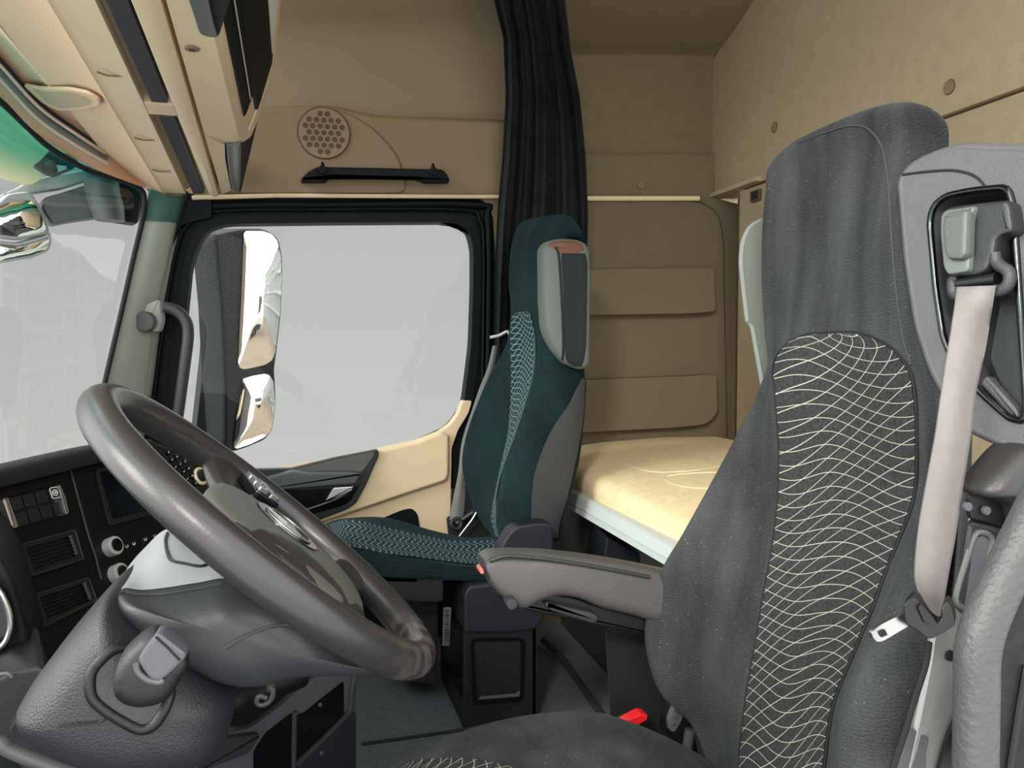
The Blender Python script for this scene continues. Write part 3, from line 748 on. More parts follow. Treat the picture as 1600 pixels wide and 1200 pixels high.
# curved end fin
fin = rounded([edge(YE)+V((a, 0, b)) for a, b in ((-.02, -.006), (.015, .02), (.038, .076), (.065, .166), (.086, .36), (-.05, .36), (-.05, .05))], .01)
mk('end_fin', *g_prism([p+V((0, -.09, 0)) for p in fin], (0, .05, 0), .008), M['beige'], root)
# storage tray near the top of the view
tr = [PZ(a, b, 1.297) for a, b in ((292, -6), (311, 52), (318, 57), (338, 61), (344, 54), (362, -6))]
trp = mk('storage_tray', *g_prism(rounded(tr, .006), (0, 0, .03), .003), M['black_matte'], root)
mk('tray_lip', *g_prism(rounded([PZ(a, b, 1.292) for a, b in ((292, -6), (311, 50), (320, 57), (340, 60), (334, 40), (324, -6))], .005), (0, 0, .008), .002), M['light_grey'], trp)
for px, py in ((300, 75), (337, 221)):
    q = PZ(px, py, 1.299); k = mk('screw_cap', *g_disc(q, (0, 0, -1), .0105, .003, 24, .001), M['grille'], root); mk('screw', *g_disc(q+V((0, 0, -.003)), (0, 0, -1), .0045, .001, 12), M['hole'], k)

# ------------------------------------------------------------------ outside mirrors (passenger side)
e = thing('side_mirror', PY(380, 700, 2.78), 'tall black door mirror with two glasses seen through the side window', 'mirror')
mn = V((.80, -.60, -.05)).normalized(); mp = (PY(405, 480, 2.78), mn)
G1 = [(380, 361), (409, 361), (424, 366), (432, 376), (438, 401), (439, 440), (437, 485), (429, 551), (424, 563), (413, 570), (396, 574), (380, 577), (373, 575), (371, 568), (373, 520), (376, 463), (378, 410)]
G2 = [(378, 592), (395, 587), (413, 584), (421, 587), (426, 596), (429, 628), (424, 668), (419, 677), (412, 683), (390, 694), (369, 701), (364, 699), (364, 690), (369, 650), (373, 628)]
HO = [(336, 366), (358, 361), (382, 357), (412, 357), (429, 364), (438, 376), (443, 402), (443, 440), (441, 490), (433, 560), (430, 576), (432, 600), (433, 630), (428, 671), (416, 688), (388, 700), (366, 707), (352, 700), (352, 600), (346, 480)]
case = mk('mirror_case', *g_prism(resample(rounded(LP(HO, mp), .015), 90), -mn*.09, .012), M['mirror_case'], e)
def dome_patch(pts, nrm, h, rings=14, n=80, lift=.0):
    o = resample(rounded(pts, .008), n); c = sum(o, V())/n; vs = [c+nrm*(h+lift)]; fs = []
    for j in range(1, rings+1):
        r = j/rings
        vs += [c.lerp(q, r)+nrm*(h*(1-r*r)+lift) for q in o]
    for i in range(n): fs.append((0, 1+i, 1+(i+1) % n))
    for j in range(rings-1):
        for i in range(n):
            k = (i+1) % n; fs.append((1+j*n+i, 1+(j+1)*n+i, 1+(j+1)*n+k, 1+j*n+k))
    return vs, fs
mk('mirror_glass', *dome_patch(LP(G1, mp), mn, .010, lift=.003), M['mirror'], e, ang=180)
mk('wide_angle_glass', *dome_patch(LP(G2, mp), mn, .016, lift=.003), M['mirror'], e, ang=180)
stp = (PY(345, 520, 2.73), V((.15, -1, 0)).normalized())
st_ = rounded(LP([(343, 367), (356, 363), (377, 361), (375, 470), (370, 590), (361, 700), (352, 698), (312, 672), (306, 668), (318, 560), (329, 440)], stp), .01)
mk('mirror_stem', *g_prism(st_, (-.02, .06, 0), .008), M['mirror_case'], e)
mk('stem_seam', *g_tube(LP([(338, 367), (336, 480), (333, 560), (328, 684)], (stp[0]+V((0, -.003, 0)), stp[1])), .002, 6), M['black_matte'], e)

# front mirror ahead of the windscreen
e = thing('front_mirror', PY(60, 400, 2.5), 'silver-edged front mirror hanging outside the windscreen corner', 'mirror')
fm = (PY(40, 345, 2.45), V((.45, -.85, -.12)).normalized())
C1 = [(-40, 330), (0, 316), (12, 303), (44, 299), (52, 304), (66, 327), (78, 360), (76, 366), (28, 376), (-40, 368)]
C2 = [(-40, 372), (28, 380), (70, 368), (80, 362), (81, 380), (77, 393), (50, 404), (0, 412), (-40, 414)]
mk('front_case', *g_prism(rounded(LP(C1, fm), .012), -fm[1]*.05, .008), M['pale_case'], e)
mk('front_glass', *dome_patch(LP([(-36, 334), (0, 322), (14, 316), (44, 312), (54, 318), (64, 336), (72, 358), (66, 364), (28, 370), (-36, 362)], fm), fm[1], .008, lift=.003), M['mirror'], e, ang=180)
mk('ramp_case', *g_prism(rounded(LP(C2, fm), .012), -fm[1]*.05, .006), M['pale_case'], e)
mk('ramp_glass', *dome_patch(LP([(-36, 376), (28, 384), (66, 374), (76, 369), (77, 380), (72, 390), (48, 399), (0, 407), (-36, 409)], fm), fm[1], .008, lift=.003), M['mirror'], e, ang=180)
arm = (PY(110, 320, 2.50), V((.3, -1, 0)).normalized())
mk('mirror_arm', *g_prism(rounded(LP([(66, 322), (70, 308), (100, 300), (142, 286), (170, 284), (182, 330), (160, 339), (120, 344), (84, 351), (74, 336)], arm), .02), (-.03, .06, 0), .01), M['front_arm'], e)
mk('arm_cover', *g_prism(rounded(LP([(0, 305), (30, 292), (50, 280), (138, 264), (146, 280), (100, 294), (52, 302), (20, 310)], arm), .01), (-.03, .05, 0), .008), M['pale_case'], e)
mk('hinge_post', *g_loft([sup_sec(PY(a, b, 2.50), V((r, 0, 0)), V((0, r, 0)), 2, 20) for a, b, r in ((158, 262, .04), (160, 300, .045), (166, 320, .045), (172, 345, .038))]), M['front_arm'], e)
mk('corner_cover', *g_prism(rounded(LP([(150, 262), (196, 282), (222, 298), (226, 322), (216, 350), (190, 346), (165, 342), (158, 320)], arm), .01), (-.02, .05, 0), .008), M['mirror_case'], e)
# outside sun visor above the windscreen
e = thing('sun_visor', PWS(20, 250, -.12), 'pale outside sun visor seen through the teal top of the windscreen', 'visor')
vz = (PY(40, 240, 2.45), V((.5, -.86, .1)).normalized())
mk('visor_panel', *g_prism(rounded(LP([(-200, 60), (0, 140), (90, 225), (112, 236), (78, 262), (60, 284), (46, 290), (0, 276), (-60, 262), (-200, 230)], vz), .01), -vz[1]*.01, .002), M['cream'], e)
mk('visor_rod', *g_tube([PP(44, 267, vz)+V((.05, -.04, 0)), PP(58, 262, vz)+V((.05, -.04, 0))], .018, 14), M['front_arm'], e)
mk('visor_bracket', *g_ring(rounded(LP([(52, 258), (62, 252), (80, 233), (122, 246), (118, 262), (86, 276), (70, 270)], (vz[0]+V((.04, -.06, 0)), vz[1])), .008), rounded(LP([(74, 264), (86, 255), (108, 257), (104, 264), (86, 270)], (vz[0]+V((.04, -.06, 0)), vz[1])), .004), -vz[1]*.015), M['front_arm'], e)
# ------------------------------------------------------------------ yard behind the lorry, seen in the door mirrors
gy = mk('ground', *g_box((22, 8.3, -1.33), (37, 11, .06)), plastic('yard_ground', (122, 110, 92), .95, var=.12, vscale=.8), smooth=False)
struct(gy, 'tan yard ground reflected in the mirrors')
M['pane'] = plastic('hall_panes', (108, 120, 116), .3); M['white_paint'] = plastic('white_paint', (168, 168, 166), .4); M['tyre'] = plastic('tyre', (25, 25, 26), .8); M['van_glass'] = plastic('van_glass', (30, 34, 38), .1)
e = thing('glazed_hall', (24, 12.4, -1.3), 'pale glazed hall with white frames reflected on the right of the door mirror', 'building')
mk('pane_wall', *g_box((23, 12.6, 1.2), (30, .2, 5)), M['pane'], e, smooth=False)
hb = MB()
for k in range(21): hb.add(g_box((8+k*1.5, 12.46, 1.2), (.16, .12, 5)))
for k in range(7): hb.add(g_box((23, 12.45, -1.2+k*.8), (30, .1, .1)))
hb.build('glazing_bars', M['white_paint'], e, smooth=False)
VX = 6.0
e = thing('van', (14.5+VX, 6.4, -1.3), 'white van parked in the yard, reflected in the door mirror', 'van')
bp = [(x+VX, z) for x, z in ((11.9, -.9), (11.9, -.1), (12.6, .1), (13.2, .95), (13.8, 1.15), (17.0, 1.15), (17.2, .9), (17.25, -.9))]
mk('body', *g_prism(rounded([V((x, 5.5, z)) for x, z in bp], .15), (0, 1.9, 0), .08), M['white_paint'], e)
mk('windscreen', *g_prism([V((x+VX, y, z)) for x, y, z in ((12.56, 5.62, .12), (12.56, 7.28, .12), (13.12, 7.2, .86), (13.12, 5.7, .86))], (.05, 0, -.02)), M['van_glass'], e, smooth=False)
mk('side_window', *g_prism([V((x+VX, y, z)) for x, y, z in ((13.0, 5.49, .2), (14.4, 5.49, .2), (14.4, 5.49, .8), (13.4, 5.49, .8))], (0, .05, 0)), M['van_glass'], e, smooth=False)
mk('bumper', *g_box((11.9+VX, 6.45, -.75), (.25, 1.8, .35), 0, .08), M['tyre'], e)
for x in (12.9, 16.2):
    for y in (5.55, 7.3): mk('wheel', *g_disc((x+VX, y-.1, -.97), (0, 1, 0), .34, .22, 28, .04), M['tyre'], e)

# ------------------------------------------------------------------ curtain
yc_ = lambda y: 2.04 if y < -60 else (2.29 if y > 160 else 2.04+.25*(y+60)/220)
def ed(tab, y):
    for (y0, x0), (y1, x1) in zip(tab, tab[1:]):
        if y0 <= y <= y1: return x0+(x1-x0)*(y-y0)/(y1-y0)
    return tab[-1][1] if y > tab[-1][0] else tab[0][1]
Lt = [(-120, 752), (0, 772), (60, 786), (150, 789), (250, 783), (330, 776), (420, 772), (520, 770), (620, 772), (720, 776), (760, 776)]
Rt = [(-120, 868), (0, 882), (80, 891), (150, 905), (250, 915), (330, 919), (420, 918), (520, 914), (620, 908), (760, 895)]
rows = []; NC = 130
for y in range(-120, 641, 20):
    a, b = ed(Lt, y), ed(Rt, y); r_ = []
    for i in range(NC):
        t = i/(NC-1); ph = 2*PI*(t*5.2+.18*math.sin(6*t)+.0006*y*math.sin(3*t+1))
        amp = .022*(.65+.35*math.sin(9*t+.006*y))
        r_.append(PY(a+(b-a)*(t+.010*math.sin(2*ph)), y, yc_(y)+amp*math.sin(ph)+.008*math.sin(2.3*ph+1)))
    rows.append(r_)
v, f = g_surf(rows, 90, NC)
cu = tag(mk('curtain', v, f, M['curtain'], ang=180), 'dark pleated sleeper curtain hanging behind the far seat', 'curtain')
vh = spline([[r[int(NC*.72)] for r in rows][k]+V((0, -.004, 0)) for k in range(0, len(rows), 3)], 40)
mk('hem_seam', *g_tube(vh, .0025, 6), M['black'], cu)
# ------------------------------------------------------------------ bunk
zm = .565
e = thing('bunk', V((1.0, 1.6, 0)), 'sleeper bunk with tan mattress and pale grey front rail', 'bed')
fl_ = [PY(903, 735, 2.03), PY(985, 777, 1.66), PY(1070, 820, 1.375)]
d_ = (fl_[2]-fl_[0])/(fl_[2].y-fl_[0].y)
fx = lambda y: fl_[0]+d_*(y-fl_[0].y)
sec = []
for y in (2.405, 2.39, 2.2, 2.0, 1.8, 1.6, 1.4, 1.3, 1.2):
    q = fx(min(y, 2.1)); x = q.x-(.0 if y < 2.3 else 0); 
    z0 = q.z; w = XR-.004
    s = .006 if y > 2.4 else 0
    sec.append([V((x+.012, y, z0-.066)), V((x+.002, y, z0-.05)), V((x, y, z0-.028)), V((x+.008, y, z0-.008-s)), V((x+.028, y, z0+.002-s)), V((x+.08, y, z0+.012-s)), V((x+.2, y, .556-s)), V((x+.4, y, .566-s)), V((w, y, .564-s)), V((w, y, z0-.066))])
v, f = g_loft(sec, 50); mt = mk('mattress', v, f, M['mattress'], e, ang=50)
bm_ = bvh_of(mt)
q1 = [hit(bm_, a, b, .001) for a, b in ((975, 724), (990, 730), (1005, 735), (1025, 738), (1050, 738), (1090, 735), (1130, 728))]
q2 = [hit(bm_, a, b, .001) for a, b in ((1130, 738), (1080, 740), (1045, 744), (1038, 748), (1050, 756), (1075, 762), (1110, 764))]
ss = MB()
for q in (q1, q2):
    q = [k for k in q if k]
    if len(q) > 2: ss.add(g_tube(spline(q, 30), .0012, 6))
ss.build('stitching', M['cream'], mt)
r0, r1 = PY(901, 769, 2.03), PY(1052, 851, 1.375); r2, r3 = PY(893, 797, 2.03), PY(1034, 880, 1.375)
dd = (r1-r0)/(r1.y-r0.y); ya, yb = 2.40, 1.2
ta, tb = r0+dd*(ya-r0.y), r0+dd*(yb-r0.y); d2 = (r3-r2)/(r3.y-r2.y); ba, bb = r2+d2*(ya-r2.y), r2+d2*(yb-r2.y)
sec = []
for t_, b_ in ((ta, ba), (tb, bb)):
    h = t_-b_
    sec.append([b_, b_+h*.25+V((-.003, 0, 0)), b_+h*.30+V((.002, 0, 0)), b_+h*.36+V((-.004, 0, 0)), b_+h*.92+V((-.006, 0, 0)), t_, t_+V((.03, 0, 0)), b_+V((.03, 0, 0))])
mk('front_rail', *g_loft(sec), M['rail_grey'], e, ang=20)
mk('bunk_base', *g_prism([V((.75, 2.39, .004)), V((.75, 1.2, .004)), V((.75, 1.2, bb.z-.02)), V((.75, 2.39, bb.z-.02))], (.45, 0, 0)), M['carpet2'], e, smooth=False)
mk('support_shell', *g_prism(rounded(LY([(948, 838), (1000, 867), (1060, 901), (1060, 935), (940, 905)], 1.78), .01), (.03, .2, 0), .004), M['blue_black'], e)
# ------------------------------------------------------------------ dashboard
b29 = math.radians(29)
dd_ = V((math.sin(b29), math.cos(b29), 0)); nh = V((math.cos(b29), -math.sin(b29), 0))
te = (V((0, 0, -1))+nh*.40).normalized()
dn = te.cross(dd_).normalized()
if dn.x < 0: dn = -dn
D0 = PY(110, 850, 1.45); DP = (D0, dn)
def Dp(pts, off=0): return LP(pts, (D0+dn*off, dn))
e = thing('dashboard', D0-V((0, 0, .3)), 'charcoal dashboard with switch panel, square air vents and dark screen', 'dashboard')
body = rounded(Dp([(-160, 745), (0, 722), (108, 706), (165, 698), (240, 684), (300, 716), (345, 780), (350, 860), (340, 960), (260, 1060), (120, 1130), (-160, 1190)]), .02)
mk('dash_body', *g_prism(body, -dn*.25, .012), M['dash'], e)
tp = [Dp([(x, y)], .012)[0] for x, y in ((-160, 770), (0, 736), (100, 713), (160, 700), (225, 690))]
sec = [[p+V((.02, 0, -.02)), p+V((.022, 0, -.006)), p+V((.012, 0, .004)), p+V((-.03, 0, .005)), p+V((-.26, .02, -.05)), p+V((-.26, .02, -.08))] for p in tp]
mk('top_roll', *g_loft(sec, 16), M['dash_top'], e, ang=50)
mk('far_top', *g_prism([V((-.72, 2.33, .42)), V((-.40, 2.33, .46)), V((-.22, 2.31, .48)), V((-.20, 2.1, .48)), V((-.28, 1.75, .48)), V((-.6, 1.6, .42))], (0, 0, -.20), .01), M['dash_top'], e)
for pts in ([(107, 722), (124, 785), (140, 842), (150, 872), (158, 905)], [(0, 838), (26, 850)]): mk('panel_seam', *g_tube(Dp(pts, .001), .0018, 6), M['charcoal'], e)
# switch panel: two rows of four keys between bright end caps
TL, TR, BR, BL = (14, 776), (92, 758), (106, 801), (29, 825)
def bil(u, v): 
    x = (TL[0]*(1-u)+TR[0]*u)*(1-v)+(BL[0]*(1-u)+BR[0]*u)*v; y = (TL[1]*(1-u)+TR[1]*u)*(1-v)+(BL[1]*(1-u)+BR[1]*u)*v
    return (x, y)
sw = mk('switch_panel', *g_prism(rounded(Dp([(4, 779), (92, 757), (108, 802), (20, 827)], .005), .004), -dn*.01, .002), M['gloss_black'], e)
for r_ in range(2):
    for c_ in range(4):
        u0, u1, v0, v1 = c_/4+.02, (c_+1)/4-.02, r_/2+.04, (r_+1)/2-.04
        mk('key', *g_prism(rounded(Dp([bil(u0, v0), bil(u1, v0), bil(u1, v1), bil(u0, v1)], .009), .002), -dn*.005, .0012), M['blue_black'], sw)
ic = Dp([(86, 770)], .0095)[0]; w = V(dd_)
ico = MB(); sq = rounded([ic+dd_*a*.008+te*b*.009 for a, b in ((-1, -1), (1, -1), (1, 1), (-1, 1))], .004)
ico.add(g_tube(sq, .0009, 6, True)); ico.add(g_torus(ic, dn, .0045, .0009, 24, 6)); ico.add(g_disc(ic, dn, .002, .0006, 12)); ico.build('symbol', M['white'], sw)
mk('end_cap', *g_prism(rounded(Dp([(4, 778), (14, 775), (31, 823), (20, 827)], .014), .004), -dn*.012, .004), M['satin'], sw)
mk('end_cap', *g_prism(rounded(Dp([(91, 757), (95, 757), (103, 776), (109, 801), (104, 804), (98, 781)], .014), .002), -dn*.012, .002), M['satin'], sw)
# air vents
def vent(fr, inn):
    fo, fi = rounded(Dp(fr, .008), .004), rounded(Dp(inn, .008), .003)
    o = mk('air_vent', *g_ring(fo, fi, -dn*.012, 60), M['black'], e, ang=30)
    mk('vent_well', *g_prism(Dp(inn, .0015), -dn*.002), M['black_matte'], o)
    s = MB(); a, b_, c, d = [V(p) for p in Dp(inn, .004)]
    for k in range(1, 6):
        t = k/6; s.add(g_tube([a.lerp(d, t), b_.lerp(c, t)], .0022, 6))
    s.build('slats', M['black'], o)
    s = MB()
    for k in range(6):
        t = (k+.4)/6.2; q = b_.lerp(c, t)+dn*.004; s.add(g_disc(q-dd_*.006, dn, .0028, .002, 10))
    s.build('tab_row', M['mid_grey'], o)
    s = MB(); s.add(g_tube([p+dn*.0005 for p in fo], .0011, 6, True)); s.build('bright_edge', M['charcoal'], o)
    return o
vent([(26, 853), (117, 828), (130, 874), (43, 902)], [(40, 856), (110, 837), (121, 869), (55, 893)])
vent([(50, 930), (138, 903), (151, 938), (65, 981)], [(62, 933), (132, 911), (142, 938), (75, 968)])
# screen
mk('screen_frame', *g_prism(rounded(Dp([(150, 733), (270, 700), (300, 790), (172, 822)], .004), .006), -dn*.008, .002), M['dash_top'], e)
mk('screen', *g_prism(rounded(Dp([(157, 738), (262, 708), (285, 783), (178, 810)], .006), .004), -dn*.004), M['gloss_black'], e)
kc = Dp([(171, 856)], 0)[0]
k = mk('volume_knob', *g_disc(kc, dn, .0165, .016, 32, .003), M['silver'], e); mk('knob_face', *g_disc(kc+dn*.016, dn, .011, .002, 28, .0005), M['gloss_black'], k)
kc = Dp([(180, 898)], 0)[0]
k = mk('volume_knob', *g_disc(kc, dn, .0165, .016, 32, .003), M['silver'], e); mk('knob_face', *g_disc(kc+dn*.016, dn, .011, .002, 28, .0005), M['gloss_black'], k)
for x, y in ((196, 854), (207, 850), (225, 843), (240, 838)):
    c = Dp([(x, y)], .001)[0]; o = mk('radio_key', *g_box(c, (.003, .014, .010), -b29, .001, .38), M['blue_black'], e)
    mk('key_mark', *g_torus(c+dn*.003, dn, .0028, .0007, 16, 5), M['white'], o)
# key pad and ring knob seen through the wheel
mk('key_panel', *g_prism(rounded(Dp([(244, 694), (300, 705), (345, 742), (345, 790), (290, 772), (240, 738)], .022), .006), -dn*.03, .004), M['black'], e)
for i in range(3):
    for j in range(4):
        x, y = 262+i*13+j*5.5, 707+i*7+j*11.5
        c = Dp([(x, y)], .024)[0]; o = mk('pad_key', *g_box(c, (.004, .012, .012), -b29, .001, .38), M['gloss_black'], e)
        mk('key_mark', *g_box(c+dn*.0025, (.0006, .004, .004), -b29, 0, .38), M['white'], o)
c = Dp([(311, 745)], .024)[0]; o = mk('ring_knob', *g_disc(c, dn, .012, .014, 24, .002), M['black'], e); mk('ring', *g_torus(c+dn*.004, dn, .015, .0035, 30, 8), M['cream'], o)
# near end of the dashboard with bright bezel
mk('near_end', *g_prism(rounded([PY(a, b, 1.12) for a, b in ((-120, 830), (-10, 850), (20, 900), (58, 1030), (62, 1065), (-10, 1100), (-120, 1120))], .02), (-.05, .2, 0), .01), M['dash'], e)
mk('bezel', *g_tube(spline([PY(a, b, 1.10) for a, b in ((-30, 905), (-6, 918), (8, 940), (16, 968), (14, 990), (2, 1010), (-30, 1028))], 30), .0035, 8), M['satin'], e)
mk('bezel_glass', *g_prism(rounded([PY(a, b, 1.105) for a, b in ((-40, 905), (-6, 920), (8, 942), (14, 968), (12, 988), (0, 1006), (-40, 1024))], .01), (0, .01, 0)), M['gloss_black'], e)
mk('lower_near', *g_prism(rounded([PY(a, b, 1.02) for a, b in ((-120, 1080), (-5, 1064), (20, 1050), (70, 1040), (90, 1100), (40, 1150), (-10, 1178), (-120, 1190))], .01), (-.05, .15, 0), .006), M['black'], e)
mk('bright_edge', *g_tube(spline([PY(a, b, 1.015) for a, b in ((-30, 1058), (-4, 1054), (12, 1052), (19, 1058))], 12), .0018, 6), M['light_grey'], e)
mk('knee_plate', *g_prism(rounded([PY(a, b, .98) for a, b in ((8, 1150), (40, 1098), (92, 1126), (150, 1160), (240, 1174), (318, 1162), (300, 1210), (292, 1270), (60, 1270))], .008), (-.02, .12, 0), .005), M['blue_black'], e)
mk('knee_trim', *g_tube(spline([PY(a, b, .95) for a, b in ((-20, 1158), (5, 1163), (14, 1171), (50, 1186), (110, 1206), (160, 1220))], 20), .008, 10), M['mid_grey'], e)

# ------------------------------------------------------------------ steering wheel
WX, WY, WZ, WTH, WR, WPS = -.0438215*.93, .98968*.93, .85+(.64025-.85)*.93, .72071, .22600*.93, .0517
wc = V((WX, WY, WZ))
wu = V((-math.cos(WTH)*math.cos(WPS), -math.cos(WTH)*math.sin(WPS), math.sin(WTH)))      # towards the top of the rim
wv = V((-math.sin(WPS), math.cos(WPS), 0)); wn = wu.cross(wv); wn = wn if wn.z > 0 else -wn
WW = lambda u, v, n=0: wc+wu*u+wv*v+wn*n
e = thing('steering_wheel', wc-wn*.05, 'dark leather steering wheel with a grey hub, worn on its near rim', 'steering wheel')
rim_r = .0188
rp = []; NR = 120; SE = 18
vs = []; fs = []
for i in range(NR):
    a = 2*PI*i/NR; c = WW(WR*math.cos(a), WR*math.sin(a)); er = wu*math.cos(a)+wv*math.sin(a)
    for k in range(SE):
        w = 2*PI*k/SE; q = 1+.05*math.cos(2*w)
        vs.append(c+er*(rim_r*.95*math.cos(w)*q)+wn*(rim_r*1.08*math.sin(w)*q))
for i in range(NR):
    for k in range(SE):
        j = (i+1) % NR; fs.append((i*SE+k, i*SE+(k+1) % SE, j*SE+(k+1) % SE, j*SE+k))
rim = mk('rim', vs, fs, M['rim'], e)
ssm = MB(); ssm.add(g_tube([WW((WR-rim_r*.80)*math.cos(2*PI*i/90), (WR-rim_r*.80)*math.sin(2*PI*i/90), -rim_r*.55) for i in range(90)], .0012, 5, True))
ssm.build('rim_seam', M['black_matte'], rim)
# hub pad
hubo = []
for k in range(72):
    a = 2*PI*k/72; x, y = math.cos(a), math.sin(a)
    hubo.append(WW(.104*math.copysign(abs(x)**.72, x)-.030, .105*math.copysign(abs(y)**.72, y), -.010))
hub = mk('hub_pad', *g_pillow(hubo, -wn, .020, .030, 3.6, 10, 72), M['hub'], e, ang=180); clean(hub)
# four spokes in two pairs
def spoke(u0, v0, u1, v1, w0, w1, name='spoke', mat='leather'):
    a, b = WW(u0, v0, -.008), WW(u1, v1, -.002); d = (b-a).normalized(); s = d.cross(wn).normalized()
    secs = []
    for t in (0, .25, .5, .75, 1):
        c = a.lerp(b, t)+wn*(.010*math.sin(PI*t)*-1); w = w0+(w1-w0)*abs(2*t-1)**1.5 if t < .5 else w0+(w1-w0)*abs(2*t-1)**1.5
        secs.append(sup_sec(c, s*w, wn*(.013+.003*t), 3, 20))
    return mk(name, *g_loft(secs, 14), M[mat], e, ang=60)
for sg in (1, -1):
    spoke(.010, sg*.085, .062, sg*.202, .034, .036)
    spoke(-.100, sg*.070, -.150, sg*.150, .026, .034)
# key clusters on the upper spokes
for sg in (1, -1):
    c = WW(.018, sg*.138, .013 if sg > 0 else -.004); d = (WW(.062, sg*.202)-WW(.010, sg*.085)).normalized(); s = d.cross(wn).normalized()
    k = mk('key_cluster', *g_prism(rounded([c+d*a*.030+s*b*.020 for a, b in ((-1, -1), (1, -1), (1, 1), (-1, 1))], .008), -wn*.012, .003), M['gloss_black'], e)
    for i in range(3):
        for j in range(2):
            q = c+d*((i-1)*.018)+s*((j-.5)*.018)
            mk('key', *g_prism(rounded([q+d*a*.0075+s*b*.0072 for a, b in ((-1, -1), (1, -1), (1, 1), (-1, 1))], .003), -wn*-.004, 0), M['satin'], k)
# emblem: three-pointed star in a ring, sunk in the pad
ec = WW(-.020, .030, .0105)
em = mk('emblem_recess', *g_disc(ec-wn*.002, wn, .042, .003, 40, .001), M['gloss_black'], e)
star = MB(); star.add(g_torus(ec+wn*.002, wn, .030, .0016, 40, 8))
for k in range(3):
    a = 2*PI*k/3; d = wu*math.cos(a)+wv*math.sin(a); s = wn.cross(d)
    star.add(g_prism([ec+wn*.004+d*.029, ec+wn*.004+s*.0055+d*.003, ec+wn*.004-d*.003, ec+wn*.004-s*.0055+d*.003], -wn*.003))
star.build('emblem', M['satin'], em)
hbv = bvh_of(hub)
lo = on(hbv, [(388, 832), (404, 827), (430, 834), (462, 852), (500, 884), (532, 922), (546, 948), (530, 946), (480, 906), (430, 866)], .001)
mk('lower_bow', *g_pillow(lo, -wn, .003, .001, 3, 5, 60), M['leather'], e)

# ------------------------------------------------------------------ steering column
e = tag(thing('steering_column', PY(330, 1050, .95), 'grey steering column cover over a dark pebbled lower pod', 'steering column'), kind='thing')
prs = [((184, 930), (187, 921)), ((194, 922), (199, 890)), ((222, 926), (226, 858)), ((262, 923), (262, 828)), ((310, 915), (308, 834)), ((360, 908), (362, 856)), ((430, 930), (430, 898)), ((510, 980), (510, 948)), ((590, 1028), (590, 1010)), ((615, 1036), (612, 1030)), ((592, 1043), (590, 1039)), ((561, 1045), (560, 1038)), ((488, 1047), (488, 1034)), ((447, 1053), (447, 1038)), ((406, 1063), (406, 1043)), ((349, 1058), (349, 1038)), ((296, 1032), (301, 1014)), ((255, 1010), (262, 990)), ((222, 986), (232, 970)), ((195, 956), (205, 944)), ((184, 941), (191, 928))]
fr_ = spline([PY(a[0], a[1], .875) for a, b in prs], 84, True); bk_ = spline([PY(b[0], b[1], 1.06) for a, b in prs], 84, True)
cc = PY(360, 985, .83)
secs = []
for k, y in ((.05, .818), (.3, .819), (.5, .822), (.65, .826), (.76, .831), (.84, .836), (.90, .842), (.945, .849), (.975, .857), (.993, .866)): secs.append([cc.lerp(p, k)+V((0, y-cc.lerp(p, k).y, 0)) for p in fr_])
secs += [[a.lerp(b, t)+V((0, 0, .006*math.sin(PI*t))) for a, b in zip(fr_, bk_)] for t in (0, .06, .2, .4, .6, .8, 1)]
shr = mk('upper_cover', *g_loft(secs), M['shroud_shaded'], e, ang=180)
sb = bvh_of(shr)
ti = range(1, 38); md_ = [a.lerp(b, .5)+V((0, 0, .006)) for a, b in zip(fr_, bk_)]
fr2 = [fr_[i].lerp(bk_[i], .03)+V((0, 0, .0012)) for i in ti]; mk('top_lit_skin', *g_surf([fr2, [md_[i]+V((0, 0, .0015)) for i in ti], [bk_[i]+V((0, 0, .0015)) for i in ti]], 20, 60), M['shroud_lit'], shr, ang=180)  # light falling on the shroud top, painted as a paler skin
mk('cover_seam', *g_tube(spline(on(sb, [(187, 930), (194, 926), (208, 929), (230, 931), (262, 929), (310, 921), (345, 914)]), 50), .0012, 6), M['charcoal'], shr)
tcv = bvh_of(bpy.data.objects['top_lit_skin'])
mk('lid_seam', *g_tube(spline(on(tcv, [(262, 834), (259, 846), (262, 866), (269, 877), (290, 882), (314, 886), (330, 880)]), 40), .0018, 6), M['black'], shr)
mk('recess_seam', *g_tube(spline(on(sb, [(352, 1012), (380, 995), (420, 980), (450, 978), (480, 990)]), 30), .0016, 6), M['charcoal'], shr)
po = [(186, 906), (172, 918), (156, 934), (130, 963), (105, 994), (69, 1042), (43, 1087), (54, 1108), (93, 1138), (150, 1159), (225, 1171), (285, 1168), (345, 1150), (362, 1128), (372, 1078), (372, 1055), (330, 1020), (250, 960), (205, 920)]
pod = mk('lower_pod', *g_pillow(rounded([PY(a, b, .90) for a, b in po], .012), (0, 1, 0), .10, .16, 3.4, 12, 90), M['pod'], e, ang=180); clean(pod)
pb = bvh_of(pod)
mk('pod_seam', *g_tube(spline(on(pb, [(93, 1134), (120, 1131), (155, 1128), (166, 1116), (173, 1110)]), 30), .0014, 6), M['black'], pod)
rg = on(pb, [(198, 1011), (176, 1016), (158, 1031), (146, 1046), (142, 1062), (144, 1086), (156, 1101), (178, 1117), (210, 1135), (226, 1138), (241, 1131), (252, 1116), (260, 1100), (265, 1082), (262, 1050), (240, 1020)], .0)
cb = sum(rg, V())/len(rg)
bn = (rg[0]-rg[5]).cross(rg[10]-rg[5]).normalized(); bn = bn if bn.y < 0 else -bn
mk('collar', *g_tube(spline([p+bn*.003 for p in rg], 60, True), .0055, 10, True), M['black'], e)
mk('collar_plate', *g_pillow([p+bn*.002 for p in spline(rg, 60, True)], -bn, .006, .004, 3, 5, 60), M['charcoal'], e)
